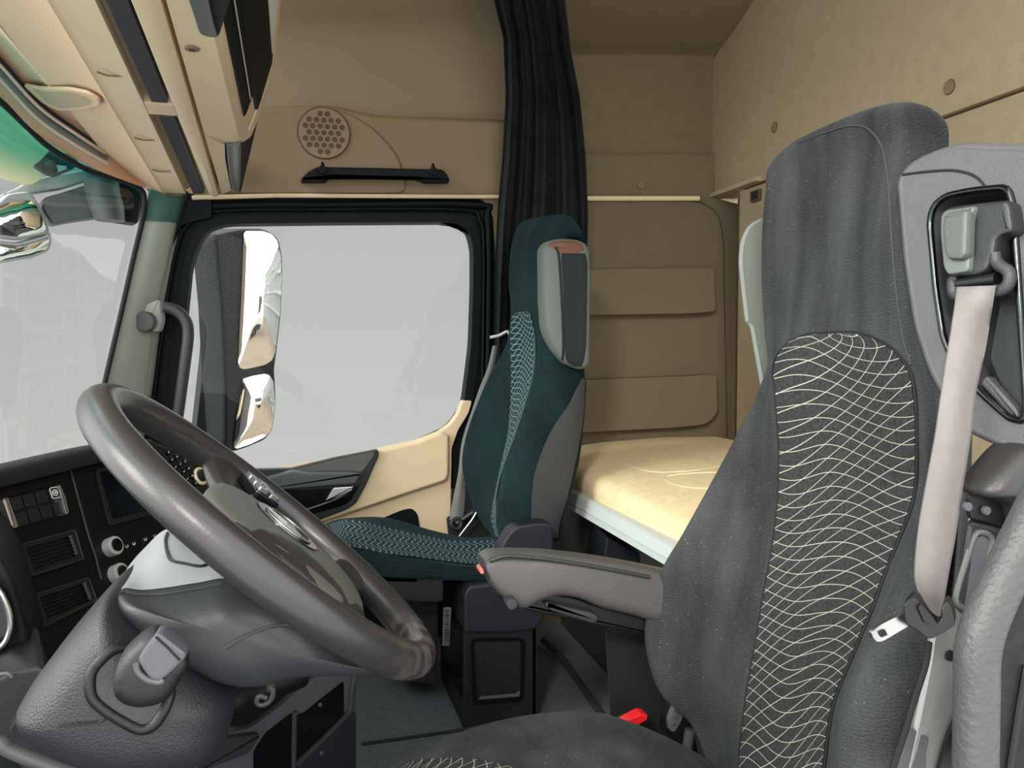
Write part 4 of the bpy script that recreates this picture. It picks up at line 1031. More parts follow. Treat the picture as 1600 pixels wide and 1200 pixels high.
# lever with a flattened knob
SY = .735
kn = [(177, 1080), (180, 1045), (195, 1015), (225, 988), (246, 980), (258, 985), (280, 1004), (297, 1024), (296, 1036), (280, 1062), (267, 1084), (246, 1097), (213, 1101), (190, 1094)]
lv = mk('lever', *g_tube([cb+V((0, .02, 0)), PY(222, 1070, .76), PY(228, 1050, .74)], [.02, .018, .016], 18), M['black'], e)
kb = mk('knob', *g_pillow(rounded([PY(a, b, SY) for a, b in kn], .008), (-.1, 1, .1), .016, .02, 3.2, 8, 72), M['black'], lv, ang=180); clean(kb)
mk('knob_cap', *g_prism(rounded([PY(a, b, SY-.019) for a, b in ((213, 1034), (222, 1018), (244, 991), (252, 990), (292, 1021), (290, 1030), (270, 1050), (249, 1068), (232, 1062))], .005), (0, .02, 0), .004), M['lip_grey'], kb)
mk('knob_ring', *g_tube(spline([PY(a, b, SY-.018) for a, b in ((212, 1036), (216, 1050), (230, 1062), (248, 1066), (256, 1062))], 20), .0025, 8), M['mid_grey'], kb)
mk('knob_line', *g_tube([PY(a, b, SY-.0195) for a, b in ((243, 995), (262, 1012), (281, 1032))], .001, 6), M['black_matte'], kb)
mk('lower_ring', *g_prism(rounded([PY(a, b, SY-.012) for a, b in ((192, 1046), (200, 1042), (214, 1064), (240, 1078), (262, 1068), (262, 1078), (240, 1092), (212, 1084))], .004), (0, .02, 0), .003), M['blue_black'], kb)

# ------------------------------------------------------------------ lower centre console (pockets beside the knee)
a43 = math.radians(43); ld = V((math.sin(a43), math.cos(a43), 0)); ln = V((math.cos(a43), -math.sin(a43), 0))
LPn = (PY(537, 1120, 1.35), ln)
def Lp(pts, off=0): return LP(pts, (LPn[0]+ln*off, ln))
e = thing('lower_console', PZ(560, 1190, .12), 'dark lower console with open storage pockets under the wheel rim', 'console')
outl = rounded(Lp([(319, 1156), (395, 1136), (443, 1100), (461, 1084), (495, 1060), (520, 1050), (558, 1046), (558, 1250), (556, 1420), (330, 1420), (296, 1215)]), .008)
mk('front_panel', *g_prism(outl, -ln*.012, .004), M['lip_grey'], e)
mk('top_shelf', *g_prism(Lp([(395, 1136), (443, 1100), (461, 1084), (495, 1060), (558, 1047), (470, 1035), (380, 1062), (360, 1120)], -.012), (-.12, .08, -.02), .0), M['black'], e)
pk = rounded(Lp([(415, 1145), (456, 1113), (456, 1300), (400, 1300), (396, 1174)], .001), .005); mk('pocket', *g_prism(pk, -ln*.004), M['gloss_black'], e)
pk = rounded(Lp([(465, 1116), (474, 1114), (537, 1064), (538, 1122), (520, 1140), (464, 1192)], .001), .005); mk('pocket', *g_prism(pk, -ln*.004), M['gloss_black'], e)
mk('front_ledge', *g_prism(rounded(Lp([(318, 1157), (410, 1146), (396, 1172), (388, 1180), (333, 1200), (300, 1215)], .012), .006), -ln*.02, .005), M['charcoal'], e)
mk('divider', *g_tube(Lp([(460, 1112), (459, 1160), (459, 1260)], .002), .004, 8), M['charcoal'], e)
mk('post', *g_tube(spline(Lp([(556, 1050), (550, 1080), (547, 1108), (530, 1130), (462, 1196)], .003), 30), .005, 8), M['charcoal'], e)
mk('tray_front', *g_prism(rounded(Lp([(464, 1194), (538, 1126), (557, 1112), (557, 1400), (464, 1400)], .006), .005), -ln*.01, .003), M['tray_dark'], e)
for x, y in ((499, 1101), (501, 1176)): mk('screw', *g_disc(Lp([(x, y)], .005)[0], ln, .003, .003, 12), M['light_grey'], e)
e2 = thing('bag_hook', PY(404, 1085, 1.15), 'small grey hook ring beside the column above the lower console', 'hook')
mk('loop', *g_tube(spline([PY(a, b, 1.15) for a, b in ((422, 1074), (427, 1080), (424, 1092), (414, 1101), (403, 1100), (402, 1092), (408, 1088), (417, 1091))], 30), .0035, 8), M['mid_grey'], e2)
mk('mount', *g_box(PY(424, 1072, 1.16), (.012, .02, .012), 0, .003), M['charcoal'], e2)
mk('cross_bar', *g_tube([PY(352, 1098, 1.18), PY(470, 1050, 1.24)], .022, 14), M['black'], e)
mk('cross_bar', *g_tube([PY(355, 1072, 1.17), PY(430, 1046, 1.22)], .010, 12), M['charcoal'], e)

# ------------------------------------------------------------------ passenger seat
def rows3(spec): return [[PY(*p) if isinstance(p, tuple) else p for p in r] for r in spec]
e = thing('passenger_seat', PY(720, 1020, 1.95), 'teal-black velour passenger seat with grey shoulder wing in front of the curtain', 'seat')
bk = []
for far, pl, pr, cre, sh_, out in (
    ((812, 350), (822, 345), (846, 341), (868, 338), (880, 342), (890, 372)),
    ((799, 385), (806, 385), (828, 382), (842, 384), (858, 388), (890, 400)),
    ((795, 440), (803, 440), (828, 438), (842, 440), (858, 445), (905, 470)),
    ((799, 490), (802, 492), (829, 490), (843, 494), (862, 520), (908, 540)),
    ((790, 540), (799, 545), (837, 540), (848, 545), (880, 568), (912, 588)),
    ((764, 590), (800, 598), (832, 590), (844, 594), (880, 610), (914, 605)),
    ((736, 662), (794, 676), (807, 676), (818, 678), (858, 675), (908, 672)),
    ((724, 716), (786, 720), (791, 722), (802, 724), (836, 736), (900, 726)),
    ((729, 760), (776, 772), (779, 768), (790, 768), (832, 770), (888, 772)),
    ((746, 805), (770, 806), (774, 808), (784, 810), (830, 800), (878, 806)),
    ((768, 836), (774, 840), (779, 842), (790, 845), (830, 845), (872, 845))):
    f_ = PY(*far, 2.17); bk.append([f_+V((.12, .03, -.01)), f_+V((.035, .022, 0)), f_, PY(*pl, 2.10), PY((pl[0]+pr[0])/2, (pl[1]+pr[1])/2, 2.02), PY(*pr, 1.94), PY(*cre, 1.885), PY(*sh_, 1.87), PY(*out, 1.885), PY(*out, 1.885)+V((.012, .06, 0)), PY(*out, 1.885)+V((.015, .22, 0))])
t0 = [p+V((.03, 0, -.004)) for p in bk[0]]; t1 = [p+V((.05, .0, -.04)) for p in bk[0]]
pbk = mk('backrest', *g_surf([t1, t0]+bk, 90, 70), M['velour_teal'], e, ang=180)
pbv = bvh_of(pbk)
def decal(bv, spec, nv, nu, off, name, mat, par, uvs, thick=.0):
    """cloth panel lying on a surface between two seams; spec = (y_left, x_left, y_right, x_right)"""
    L = spline([V((a[1], a[0], 0)) for a in spec], nv); R = spline([V((a[3], a[2], 0)) for a in spec], nv)
    g = []; 
    for a, b in zip(L, R):
        row = [hit(bv, a.x+(b.x-a.x)*i/(nu-1), a.y+(b.y-a.y)*i/(nu-1), off) for i in range(nu)]
        for i in range(nu):
            if row[i] is None: row[i] = row[i-1] if i and row[i-1] else None
        for i in range(nu-2, -1, -1):
            if row[i] is None: row[i] = row[i+1]
        if row[0] is None: continue
        g.append(row)
    nv = len(g); vs = [p for r in g for p in r]
    fs = [(j*nu+i, j*nu+i+1, (j+1)*nu+i+1, (j+1)*nu+i) for j in range(nv-1) for i in range(nu-1)]
    wd = uvs; vv = 0; uv = []
    for j in range(nv):
        if j: vv += (g[j][nu//2]-g[j-1][nu//2]).length
        for i in range(nu): uv.append(((i/(nu-1)-.5)*wd, -vv))
    return mk(name, vs, fs, mat, par, ang=180, uv=uv)
decal(pbv, [(487, 812, 487, 816), (490, 806, 487, 828), (497, 801, 492, 831), (520, 799, 520, 837), (545, 799, 545, 837), (572, 800, 572, 836), (600, 800, 600, 829), (623, 799, 623, 823), (650, 797, 650, 815), (680, 794, 680, 806), (725, 784, 725, 789), (768, 775, 768, 779), (790, 771, 790, 776), (812, 769, 812, 777), (838, 776, 838, 779)], 70, 10, .003, 'centre_panel', M['weave_teal'], pbk, .22)
mk('panel_piping', *g_tube(spline(on(pbv, [(829, 490), (836, 521), (836, 572), (824, 623), (806, 679), (789, 726), (778, 768), (776, 800), (780, 838)], .002), 60), .003, 8), M['teal_piping'], pbk)
# grey lower shell on the side of the backrest
decal(pbv, [(592, 907, 592, 912), (612, 897, 612, 912), (634, 886, 634, 911), (670, 862, 670, 907), (705, 846, 705, 901), (742, 834, 742, 893), (780, 830, 780, 884), (815, 829, 815, 873), (840, 829, 840, 870)], 40, 12, .004, 'side_shell', M['charcoal'], pbk, .2)
wing = [(844, 388), (848, 379), (861, 375), (876, 373), (895, 374), (912, 380), (917, 392), (919, 425), (918, 500), (917, 568), (911, 578), (900, 577), (879, 568), (865, 552), (854, 532), (848, 512), (845, 470)]
wg = mk('shoulder_wing', *g_pillow(rounded([PY(a, b, 1.855) for a, b in wing], .008), (0, 1, 0), .03, .05, 5, 8, 80), M['wing_grey'], e, ang=60); clean(wg)
wb = bvh_of(wg)
mk('wing_edge', *g_tube(spline(on(wb, [(868, 386), (873, 400), (876, 440), (879, 500), (880, 545), (879, 562)]), 30), .003, 8), M['wing_dark'], wg)
decal(wb, [(396, 877, 396, 914), (410, 877, 410, 917), (440, 879, 440, 917), (500, 881, 500, 916), (540, 882, 540, 915), (562, 885, 562, 912), (572, 896, 572, 908)], 30, 10, .002, 'wing_side', M['wing_dark'], wg, .1)
wt = on(wb, [(853, 385), (862, 379), (878, 377), (895, 377), (908, 382), (914, 391), (900, 396), (884, 397), (872, 394)], .0015)
mk('brown_cap', *g_pillow(rounded(wt, .006), (0, 1, 0), .0015, .001, 3, 4, 40), plastic('brown_cap', (92, 56, 36), .5), wg)
# cushion
cu = []
for far, pf, pn, nt_, nb in (((506, 830), (508, 832), (519, 848), (526, 858), (548, 872)), ((514, 818), (516, 822), (530, 845), (536, 852), (560, 882)), ((545, 811), (565, 815), (560, 856), (563, 860), (590, 902)), ((605, 811), (612, 827), (610, 865), (612, 869), (625, 906)), ((675, 830), (680, 841), (665, 874), (667, 878), (680, 908)), ((730, 841), (733, 847), (717, 882), (718, 886), (725, 909)), ((775, 839), (777, 845), (765, 884), (766, 888), (770, 909)), ((800, 838), (802, 845), (800, 886), (802, 890), (805, 910))):
    f_ = PY(*far, 2.17); p1, p2 = PY(*pf, 2.11), PY(*pn, 1.84)
    cu.append([f_+V((0, .03, -.09)), f_+V((0, .02, -.01)), f_, p1, p1.lerp(p2, .5)+V((0, 0, -.006)), p2, PY(*nt_, 1.81), PY(*nb, 1.805), PY(*nb, 1.805)+V((0, .1, -.01))])
cu = [[p+V((.03, 0, -.05)) for p in cu[0]]]+cu
csh = mk('cushion', *g_surf(cu, 70, 50), M['velour_teal'], e, ang=180); cb_ = bvh_of(csh)
L = spline([V(p+(0,)) for p in ((514, 821), (522, 818), (540, 814), (565, 816), (600, 825), (655, 837), (705, 846), (755, 846), (775, 843))], 70)
R = spline([V(p+(0,)) for p in ((517, 826), (524, 838), (540, 852), (558, 857), (605, 866), (655, 873), (717, 881), (750, 884), (775, 886))], 70)
decal(cb_, [(a.y, a.x, b.y, b.x) for a, b in zip(L, R)], 70, 22, .003, 'cushion_panel', M['weave_cush'], csh, .30)
mk('front_seam', *g_tube(spline(on(cb_, [(548, 866), (600, 880), (660, 890), (720, 896), (765, 898)]), 40), .002, 6), M['black'], csh)
bs = [LY(p, y) for p, y in (([(590, 898), (601, 904), (725, 907), (780, 908), (780, 960), (700, 944), (625, 940), (604, 928)], 1.81), ([(590, 898), (601, 904), (725, 907), (694, 906), (694, 940), (680, 943), (625, 940), (604, 928)], 1.80))]
mk('base_tray', *g_prism(rounded(bs[1], .012), (0, .36, 0), .006), M['black'], e)
mk('pedestal', *g_prism(rounded([PY(a, b, 1.95) for a, b in ((612, 940), (684, 940), (684, 1070), (612, 1060))], .01), (0, .2, 0)), M['black_matte'], e)
rc = rounded([PY(a, b, 1.79) for a, b in ((778, 876), (780, 858), (796, 832), (808, 822), (830, 818), (852, 816), (864, 820), (866, 835), (866, 885), (780, 890))], .012)
mk('recliner_cover', *g_prism(rc, (0, .05, 0), .008), M['blue_black'], e)
# seat box
e = thing('seat_box', PY(780, 1118, 1.79), 'black steel box with a pressed panel standing on the floor beside the far seat', 'box')
f0 = [PY(a, b, 1.78) for a, b in ((724, 975), (839, 975), (839, 1112), (724, 1123))]
f0[2].z = f0[3].z = .004
mk('front_plate', *g_prism(rounded(f0, .004), (0, .012, 0), .003), M['black'], e)
rcx = [PY(a, b, 1.778) for a, b in ((740, 1001), (815, 1000), (813, 1090), (744, 1096))]
mk('pressed_panel', *g_ring(rounded([PY(a, b, 1.778) for a, b in ((735, 997), (820, 996), (818, 1095), (738, 1101))], .012), rounded(rcx, .010), (0, -.004, 0)), M['gloss_black'], e)
mk('panel_lip', *g_prism([PY(747, 1093, 1.774), PY(752, 1088, 1.774), PY(806, 1084, 1.774), PY(812, 1079, 1.774), PY(812, 1088, 1.774)], (0, .002, 0)), M['mid_grey'], e)
A_ = f0[3]; B_ = PZ(690, 1062, .004); Tt = f0[0].z
wal = [A_, A_+V((0, 0, .06)), B_+V((0, 0, .05)), B_]
mk('left_sill', *g_prism(wal, (.012, .01, 0)), M['black'], e)
mk('back_plate', *g_prism([B_, V((B_.x+.19, B_.y, 0.004)), V((B_.x+.19, B_.y, Tt)), V((B_.x, B_.y, Tt))], (0, .012, 0)), M['black_matte'], e)
mk('right_plate', *g_prism([f0[2], V((f0[2].x, B_.y, .004)), V((f0[2].x, B_.y, Tt)), V((f0[2].x, f0[2].y, Tt))], (-.01, 0, 0)), M['black'], e)
mk('cap', *g_prism(rounded([PY(a, b, 1.765) for a, b in ((725, 930), (733, 917), (774, 912), (812, 923), (850, 958), (850, 966), (838, 984), (800, 989), (725, 989))], .008), (0, .25, 0), .006), M['blue_black'], e)
e = thing('barcode_sticker', PY(697, 1000, 1.86), 'white barcode sticker in the dark gap left of the black seat box', 'sticker')
mk('backing', *g_prism([PY(a, b, 1.86) for a, b in ((693, 949), (705, 949), (702, 1009), (691, 1009))], (0, .002, 0)), M['light_grey'], e, smooth=False)
bb = MB(); random.seed(2); y = 953
while y < 1005:
    h = random.choice((.8, 1.2, 2)); bb.add(g_prism([PY(694.5, y, 1.859), PY(702, y, 1.859), PY(701.8, y+h, 1.859), PY(694.4, y+h, 1.859)], (0, .0005, 0))); y += h+random.choice((.9, 1.4, 2.4))
bb.build('bars', M['black_matte'], e, smooth=False)
# floor rail behind the box and a mat line
fm_ = MB(); fm_.add(g_tube([PZ(565, 1162, .004), PZ(640, 1152, .004), PZ(720, 1140, .004), PZ(850, 1118, .004)], .0035, 8)); fm_.add(g_tube([PZ(848, 1000, .05), PZ(880, 1030, .03), PZ(905, 1065, .01), PZ(945, 1125, .004)], .008, 8))
fm_.build('carpet_fold', M['carpet2'], floor)
# far seat belt
e = thing('far_seat_belt', PY(712, 820, 2.3), 'grey belt webbing hanging beside the far seat at the door pillar', 'seat belt')
bl = [(770, 540, 778, 540), (762, 575, 772, 575), (750, 605, 766, 600), (738, 640, 752, 640), (722, 690, 735, 690), (716, 740, 728, 735), (706, 790, 726, 785), (703, 812, 722, 818)]
mk('webbing', *g_surf([[PY(a, b, 2.28), PY((a+c)/2, (b+d)/2, 2.275), PY(c, d, 2.28)] for a, b, c, d in bl], 40, 8, (0, .003, 0)), M['strap_dark'], e)
mk('clip', *g_tube(spline([PY(a, b, 2.26) for a, b in ((766, 527), (780, 524), (792, 518), (796, 522))], 12), .004, 8), M['white'], e)
mk('anchor', *g_torus(PY(713, 818, 2.25), (0, -1, .2), .014, .005, 24, 8), M['black'], e)
mk('anchor_arm', *g_tube([PY(713, 818, 2.26), PY(740, 800, 2.26), PY(752, 795, 2.24)], .008, 8), M['black'], e)
e = thing('seat_runner', PY(740, 835, 2.28), 'black seat runner and brackets between the door and the far seat', 'bracket')
mk('plate', *g_prism(rounded([PY(a, b, 2.30) for a, b in ((700, 812), (725, 800), (770, 790), (790, 850), (705, 860))], .006), (0, .03, 0)), M['black_matte'], e)
mk('bright_bar', *g_tube([PY(718, 838, 2.235), PY(738, 812, 2.225), PY(745, 800, 2.225)], .0035, 8), M['satin'], e)
# ------------------------------------------------------------------ driver seat
S = thing('driver_seat', V((.45, .88, .02)), 'large charcoal velour driver seat with pale wavy-line centre panel, nearest the camera', 'seat')
spec = []
def drow(c1, c2, c3, c4, c5, c6, c7, Ys):
    P = [PY(a, b, y) for (a, b), y in zip((c1, c2, c3, c4, c5, c6, c7), Ys)]
    return [P[0]+V((.11, -.02, -.005)), P[0]+V((.03, .006, 0))]+P+[P[6]+V((.02, .03, 0)), P[6]+V((.08, .10, 0))]
Yt = (1.06, 1.035, .98, .88, .79, .73, .70)
Yh = (1.07, 1.04, .99, .88, .77, .735, .72)
D = [
 ((1203, 262), (1226, 232), (1262, 211), (1335, 180), (1402, 163), (1450, 168), (1478, 190), Yt),
 ((1196, 300), (1215, 282), (1258, 262), (1335, 235), (1405, 222), (1450, 225), (1480, 236), (1.065, 1.04, .985, .88, .785, .735, .705)),
 ((1191, 360), (1208, 350), (1252, 340), (1330, 325), (1395, 315), (1430, 312), (1455, 312), Yh),
 ((1190, 440), (1208, 435), (1250, 425), (1325, 415), (1388, 408), (1422, 406), (1448, 405), Yh),
 ((1195, 520), (1210, 515), (1240, 512), (1322, 505), (1398, 500), (1428, 498), (1455, 498), (1.07, 1.04, .99, .88, .765, .725, .705)),
 ((1200, 565), (1212, 568), (1222, 570), (1322, 560), (1418, 555), (1438, 552), (1462, 552), (1.07, 1.035, .99, .87, .745, .71, .685)),
 ((1184, 612), (1198, 618), (1214, 624), (1324, 618), (1431, 610), (1447, 608), (1468, 606), (1.075, 1.04, .99, .87, .735, .70, .675)),
 ((1150, 682), (1182, 690), (1220, 695), (1328, 690), (1432, 685), (1449, 684), (1471, 684), (1.085, 1.05, .99, .87, .735, .70, .67)),
 ((1108, 762), (1162, 765), (1219, 765), (1326, 762), (1431, 760), (1448, 760), (1471, 760), (1.10, 1.06, .99, .87, .74, .70, .67)),
 ((1068, 835), (1135, 838), (1213, 838), (1318, 835), (1410, 832), (1434, 832), (1468, 835), (1.11, 1.07, .99, .87, .745, .70, .67)),
 ((1035, 893), (1112, 893), (1203, 893), (1302, 890), (1386, 888), (1412, 890), (1464, 895), (1.12, 1.075, .99, .87, .75, .70, .67)),
 ((1011, 970), (1090, 975), (1189, 980), (1275, 980), (1352, 978), (1380, 980), (1458, 990), (1.13, 1.08, .985, .87, .755, .70, .67)),
 ((1014, 1030), (1085, 1035), (1178, 1040), (1258, 1040), (1326, 1038), (1352, 1040), (1446, 1045), (1.125, 1.075, .98, .87, .765, .71, .675)),
 ((1034, 1085), (1092, 1090), (1168, 1095), (1240, 1095), (1306, 1092), (1330, 1094), (1428, 1092), (1.115, 1.07, .975, .87, .77, .715, .68)),
 ((1078, 1130), (1115, 1138), (1162, 1145), (1230, 1145), (1296, 1140), (1318, 1142), (1412, 1142), (1.10, 1.06, .97, .87, .775, .72, .685)),
 ((1100, 1180), (1128, 1185), (1158, 1190), (1224, 1190), (1290, 1188), (1310, 1190), (1398, 1190), (1.08, 1.05, .965, .87, .78, .73, .69)),
 ((1115, 1260), (1135, 1260), (1155, 1260), (1216, 1260), (1280, 1260), (1300, 1260), (1380, 1260), (1.06, 1.04, .96, .87, .78, .73, .69)),
]
rows = [drow(*d) for d in D]
top1 = [p+V((.045, 0, .006)) for p in rows[0]]; top2 = [p+V((.095, 0, -.02)) for p in rows[0]]; top3 = [p+V((.11, 0, -.12)) for p in rows[0]]; top4 = [p+V((.10, 0, -.42)) for p in rows[0]]; top5 = [p+V((.06, 0, -.80)) for p in rows[0]]
for t, f_ in ((top1, .34), (top2, .5), (top3, .5), (top4, .4), (top5, .4)):
    for p in t:
        if p.y < .9: p.y += (.9-p.y)*f_
for t in (top1, top2, top3, top4, top5): t[0] = t[1]+V((.01, 0, 0)); t[-1] = t[-2]+V((.01, 0, 0))
back = mk('backrest', *g_surf([top5, top4, top3, top2, top1]+rows, 160, 110), M['velour'], S, ang=180)
bv = bvh_of(back)
pat = [(521, 1290, 519, 1322), (524, 1262, 523, 1350), (532, 1240, 532, 1374), (545, 1225, 546, 1396), (560, 1216, 562, 1410), (580, 1211, 578, 1421), (600, 1213, 596, 1427), (640, 1216, 640, 1432), (700, 1220, 700, 1433), (760, 1219, 760, 1431), (800, 1216, 800, 1422), (850, 1210, 850, 1402), (900, 1201, 900, 1382), (950, 1192, 950, 1364), (1000, 1184, 1000, 1343), (1050, 1175, 1050, 1322), (1100, 1167, 1100, 1303), (1150, 1161, 1150, 1294), (1200, 1157, 1200, 1288), (1245, 1155, 1245, 1282)]
decal(bv, pat, 110, 36, .0025, 'centre_panel', M['weave'], back, .28)
se = [q for q in on(bv, [(p[1]-2, p[0]) for p in pat[::-1]]+[(p[3]+2, p[2]) for p in pat], .0015)]
mk('panel_piping', *g_tube(spline(se, 140), .0016, 6), M['black_matte'], back)
mk('head_seam', *g_tube(spline(on(bv, [(1215, 240), (1250, 222), (1290, 207), (1325, 197), (1350, 198), (1368, 212), (1380, 235), (1388, 280), (1392, 340), (1396, 400), (1402, 460), (1412, 530), (1424, 570)], .0006), 80), .0011, 6), M['seam_grey'], back)
# inboard grey wing behind the headrest
w_ = rounded([PY(a, b, 1.115) for a, b in ((1194, 336), (1166, 350), (1154, 376), (1151, 410), (1157, 465), (1162, 505), (1169, 510), (1178, 560), (1187, 610), (1204, 612), (1230, 520), (1230, 345))], .012)
mk('shoulder_wing', *g_prism(w_, (0.04, .045, 0), .008), M['wing_pale'], S)
# cushion
ct = [(600, 1222), (630, 1198), (660, 1180), (700, 1160), (760, 1139), (830, 1124), (900, 1117), (950, 1121), (1000, 1137), (1050, 1158), (1095, 1182), (1130, 1205)]
cr_ = []
for a, b in ct:
    q = PY(a, b, 1.06)
    cr_.append([q+V((0, .05, -.13)), q+V((0, .05, -.05)), q+V((0, .03, -.01)), q, q+V((0, -.06, -.006)), q+V((0, -.12, -.02)), q+V((0, -.22, -.026)), q+V((0, -.34, -.01)), q+V((0, -.38, -.05)), q+V((0, -.385, -.12))])
cr_ = [[p+V((.0, 0, -.06)) for p in cr_[0]]]+cr_
cus = mk('cushion', *g_surf(cr_, 60, 60), M['velour'], S, ang=180); cbv = bvh_of(cus)
cp = [(612, 1212, 1260, 560), (640, 1194, 1260, 600), (680, 1187, 1260, 660), (740, 1188, 1260, 740), (800, 1200, 1260, 800), (860, 1216, 1270, 860), (900, 1232, 1270, 900)]
decal(cbv, [(b, a, c, d) for a, b, c, d in cp], 40, 16, .0025, 'cushion_panel', M['weave'], cus, .25)
bx = MB(); bx.add(g_box((.42, .88, .13), (.50, .36, .22), 0, .02)); bx.build('seat_base', M['black_matte'], S)
mk('base_panel', *g_prism(rounded([PY(a, b, 1.22) for a, b in ((944, 985), (1022, 992), (1075, 1090), (1070, 1170), (952, 1128))], .008), (.02, .02, 0), .004), M['black_matte'], S)
# armrest
st = [((752, 872), (754, 886)), ((762, 862), (765, 912)), ((785, 859), (785, 932)), ((819, 859), (812, 946)), ((847, 860), (838, 934)), ((875, 863), (866, 926)), ((910, 867), (900, 931)), ((950, 873), (931, 944)), ((990, 880), (975, 955)), ((1028, 888), (1012, 966)), ((1070, 896), (1060, 978))]
sec = []
for (a, b), (c, d) in st:
    t_, u_ = PY(a, b, 1.15), PY(c, d, 1.15); sec.append(sup_sec((t_+u_)/2, (t_-u_)/2, V((0, .034, 0)), 3.6, 32))
arm_ = mk('armrest', *g_loft(sec, 50), M['arm_vinyl'], S, ang=60)
mk('armrest_edge', *g_tube(spline([PY(a, b, 1.117) for a, b in ((765, 876), (790, 869), (830, 871), (870, 876), (920, 884), (970, 893), (1015, 902))], 40), .003, 8), M['charcoal'], arm_)
lp_ = rounded([PY(a, b, 1.14) for a, b in ((812, 944), (838, 936), (866, 929), (898, 934), (931, 946), (975, 957), (1030, 972), (1030, 996), (1010, 992), (930, 978), (860, 962), (820, 954))], .006)
mk('lower_plate', *g_prism(lp_, (0, .04, 0), .005), M['black'], arm_)
mk('adjust_lever', *g_prism(rounded([PY(a, b, 1.125) for a, b in ((851, 943), (858, 942), (925, 957), (935, 962), (936, 972), (928, 976), (862, 956))], .004), (0, .05, 0), .005), M['charcoal'], arm_)
mk('hinge_bolt', *g_disc(PY(795, 938, 1.12), (0, -1, 0), .008, .02, 20, .002), M['charcoal'], arm_); mk('bolt_head', *g_disc(PY(795, 938, 1.118), (0, -1, 0), .004, .003, 14, .001), M['satin'], arm_)
mk('hinge_plate', *g_prism(rounded([PY(a, b, 1.14) for a, b in ((780, 915), (790, 930), (812, 944), (802, 950), (788, 946), (782, 930))], .004), (0, .03, 0), .003), M['black'], arm_)
tag(mk('end_button', *g_prism(rounded([PY(a, b, 1.125) for a, b in ((748, 889), (753, 886), (757, 893), (755, 898), (750, 896))], .002), (0, .02, 0), .001), M['pale_red'], arm_), 'faded red button')
# shoulder panel with belt outlet
PS = (PY(1410, 290, .735), (V((.22, -.97, 0)).cross(V((.10, 0, 1)))).normalized())
pn = PS[1] if PS[1].dot(FW) < 0 else -PS[1]
def Sp(pts, off=0): return LP(pts, (PS[0]+pn*off, PS[1]))
so_ = rounded(Sp([(1406, 284), (1409, 276), (1425, 257), (1460, 241), (1500, 229), (1533, 232), (1600, 233), (1680, 240), (1690, 700), (1600, 705), (1566, 690), (1540, 680), (1500, 660), (1471, 606), (1454, 573), (1433, 508), (1417, 408)]), .01)
si = rounded(Sp([(1454, 350), (1456, 334), (1462, 320), (1479, 306), (1517, 298), (1568, 293), (1577, 297), (1584, 320), (1595, 480), (1606, 650), (1598, 658), (1579, 654), (1529, 610), (1490, 560), (1475, 529), (1463, 450)]), .012)
mk_edge = so_
pan = mk('belt_panel', *g_ring(so_, si, -pn*.045, 110), M['panel_grey'], S, ang=40)
mk('panel_edge', *g_tube([p-pn*.005 for p in resample(so_, 120)], .0055, 10, True), M['panel_grey'], pan)
mk('outlet_lip', *g_tube([p+pn*.001 for p in resample(si, 110)], .0032, 10, True), M['gloss_black'], pan)
mk('outlet_well', *g_prism([p-pn*.042 for p in resample(si, 60)], -pn*.004), M['black_matte'], pan)
mk('panel_seam', *g_tube(spline(Sp([(1410, 273), (1440, 269), (1483, 266), (1510, 270), (1527, 278), (1541, 293)], .0005), 30), .0013, 6), M['black_matte'], pan)
mk('well_wall', *g_prism(rounded(Sp([(1545, 560), (1560, 480), (1574, 400), (1582, 340), (1602, 652), (1580, 648)], -.012), .004), -pn*.02, .002), M['black'], pan)
mk('well_wall', *g_prism(rounded(Sp([(1530, 600), (1540, 585), (1590, 640), (1592, 656), (1579, 652)], -.004), .004), -pn*.02, .003), M['panel_grey'], pan)
# belt guide
gd = mk('belt_guide', *g_prism(rounded(Sp([(1465, 366), (1466, 335), (1474, 325), (1484, 321), (1530, 315), (1571, 311), (1577, 320), (1583, 362), (1556, 370), (1553, 395), (1540, 425), (1517, 432), (1479, 433), (1471, 420)], .018), .006), -pn*.05, .006), M['guide_dark'], S)
mk('guide_face', *g_prism(rounded(Sp([(1467, 366), (1468, 336), (1476, 327), (1524, 320), (1517, 340), (1514, 425), (1479, 430), (1472, 418)], .024), .006), -pn*.01, .004), M['light_grey'], gd)
mk('guide_button', *g_prism(rounded(Sp([(1470, 360), (1472, 336), (1480, 330), (1512, 325), (1509, 398), (1500, 406), (1480, 405), (1473, 396)], .031), .006), -pn*.01, .005), M['mid_grey'], gd)
ring_ = spline(Sp([(1498, 436), (1490, 438), (1489, 450), (1494, 462), (1520, 462), (1552, 455), (1568, 452), (1577, 440), (1576, 425), (1564, 416), (1556, 408), (1554, 396)], .012), 50)
mk('guide_loop', *g_tube(ring_, .0055, 10), M['charcoal'], gd)
mk('guide_bar', *g_tube(Sp([(1496, 444), (1558, 436)], .010), .006, 10), M['black'], gd)
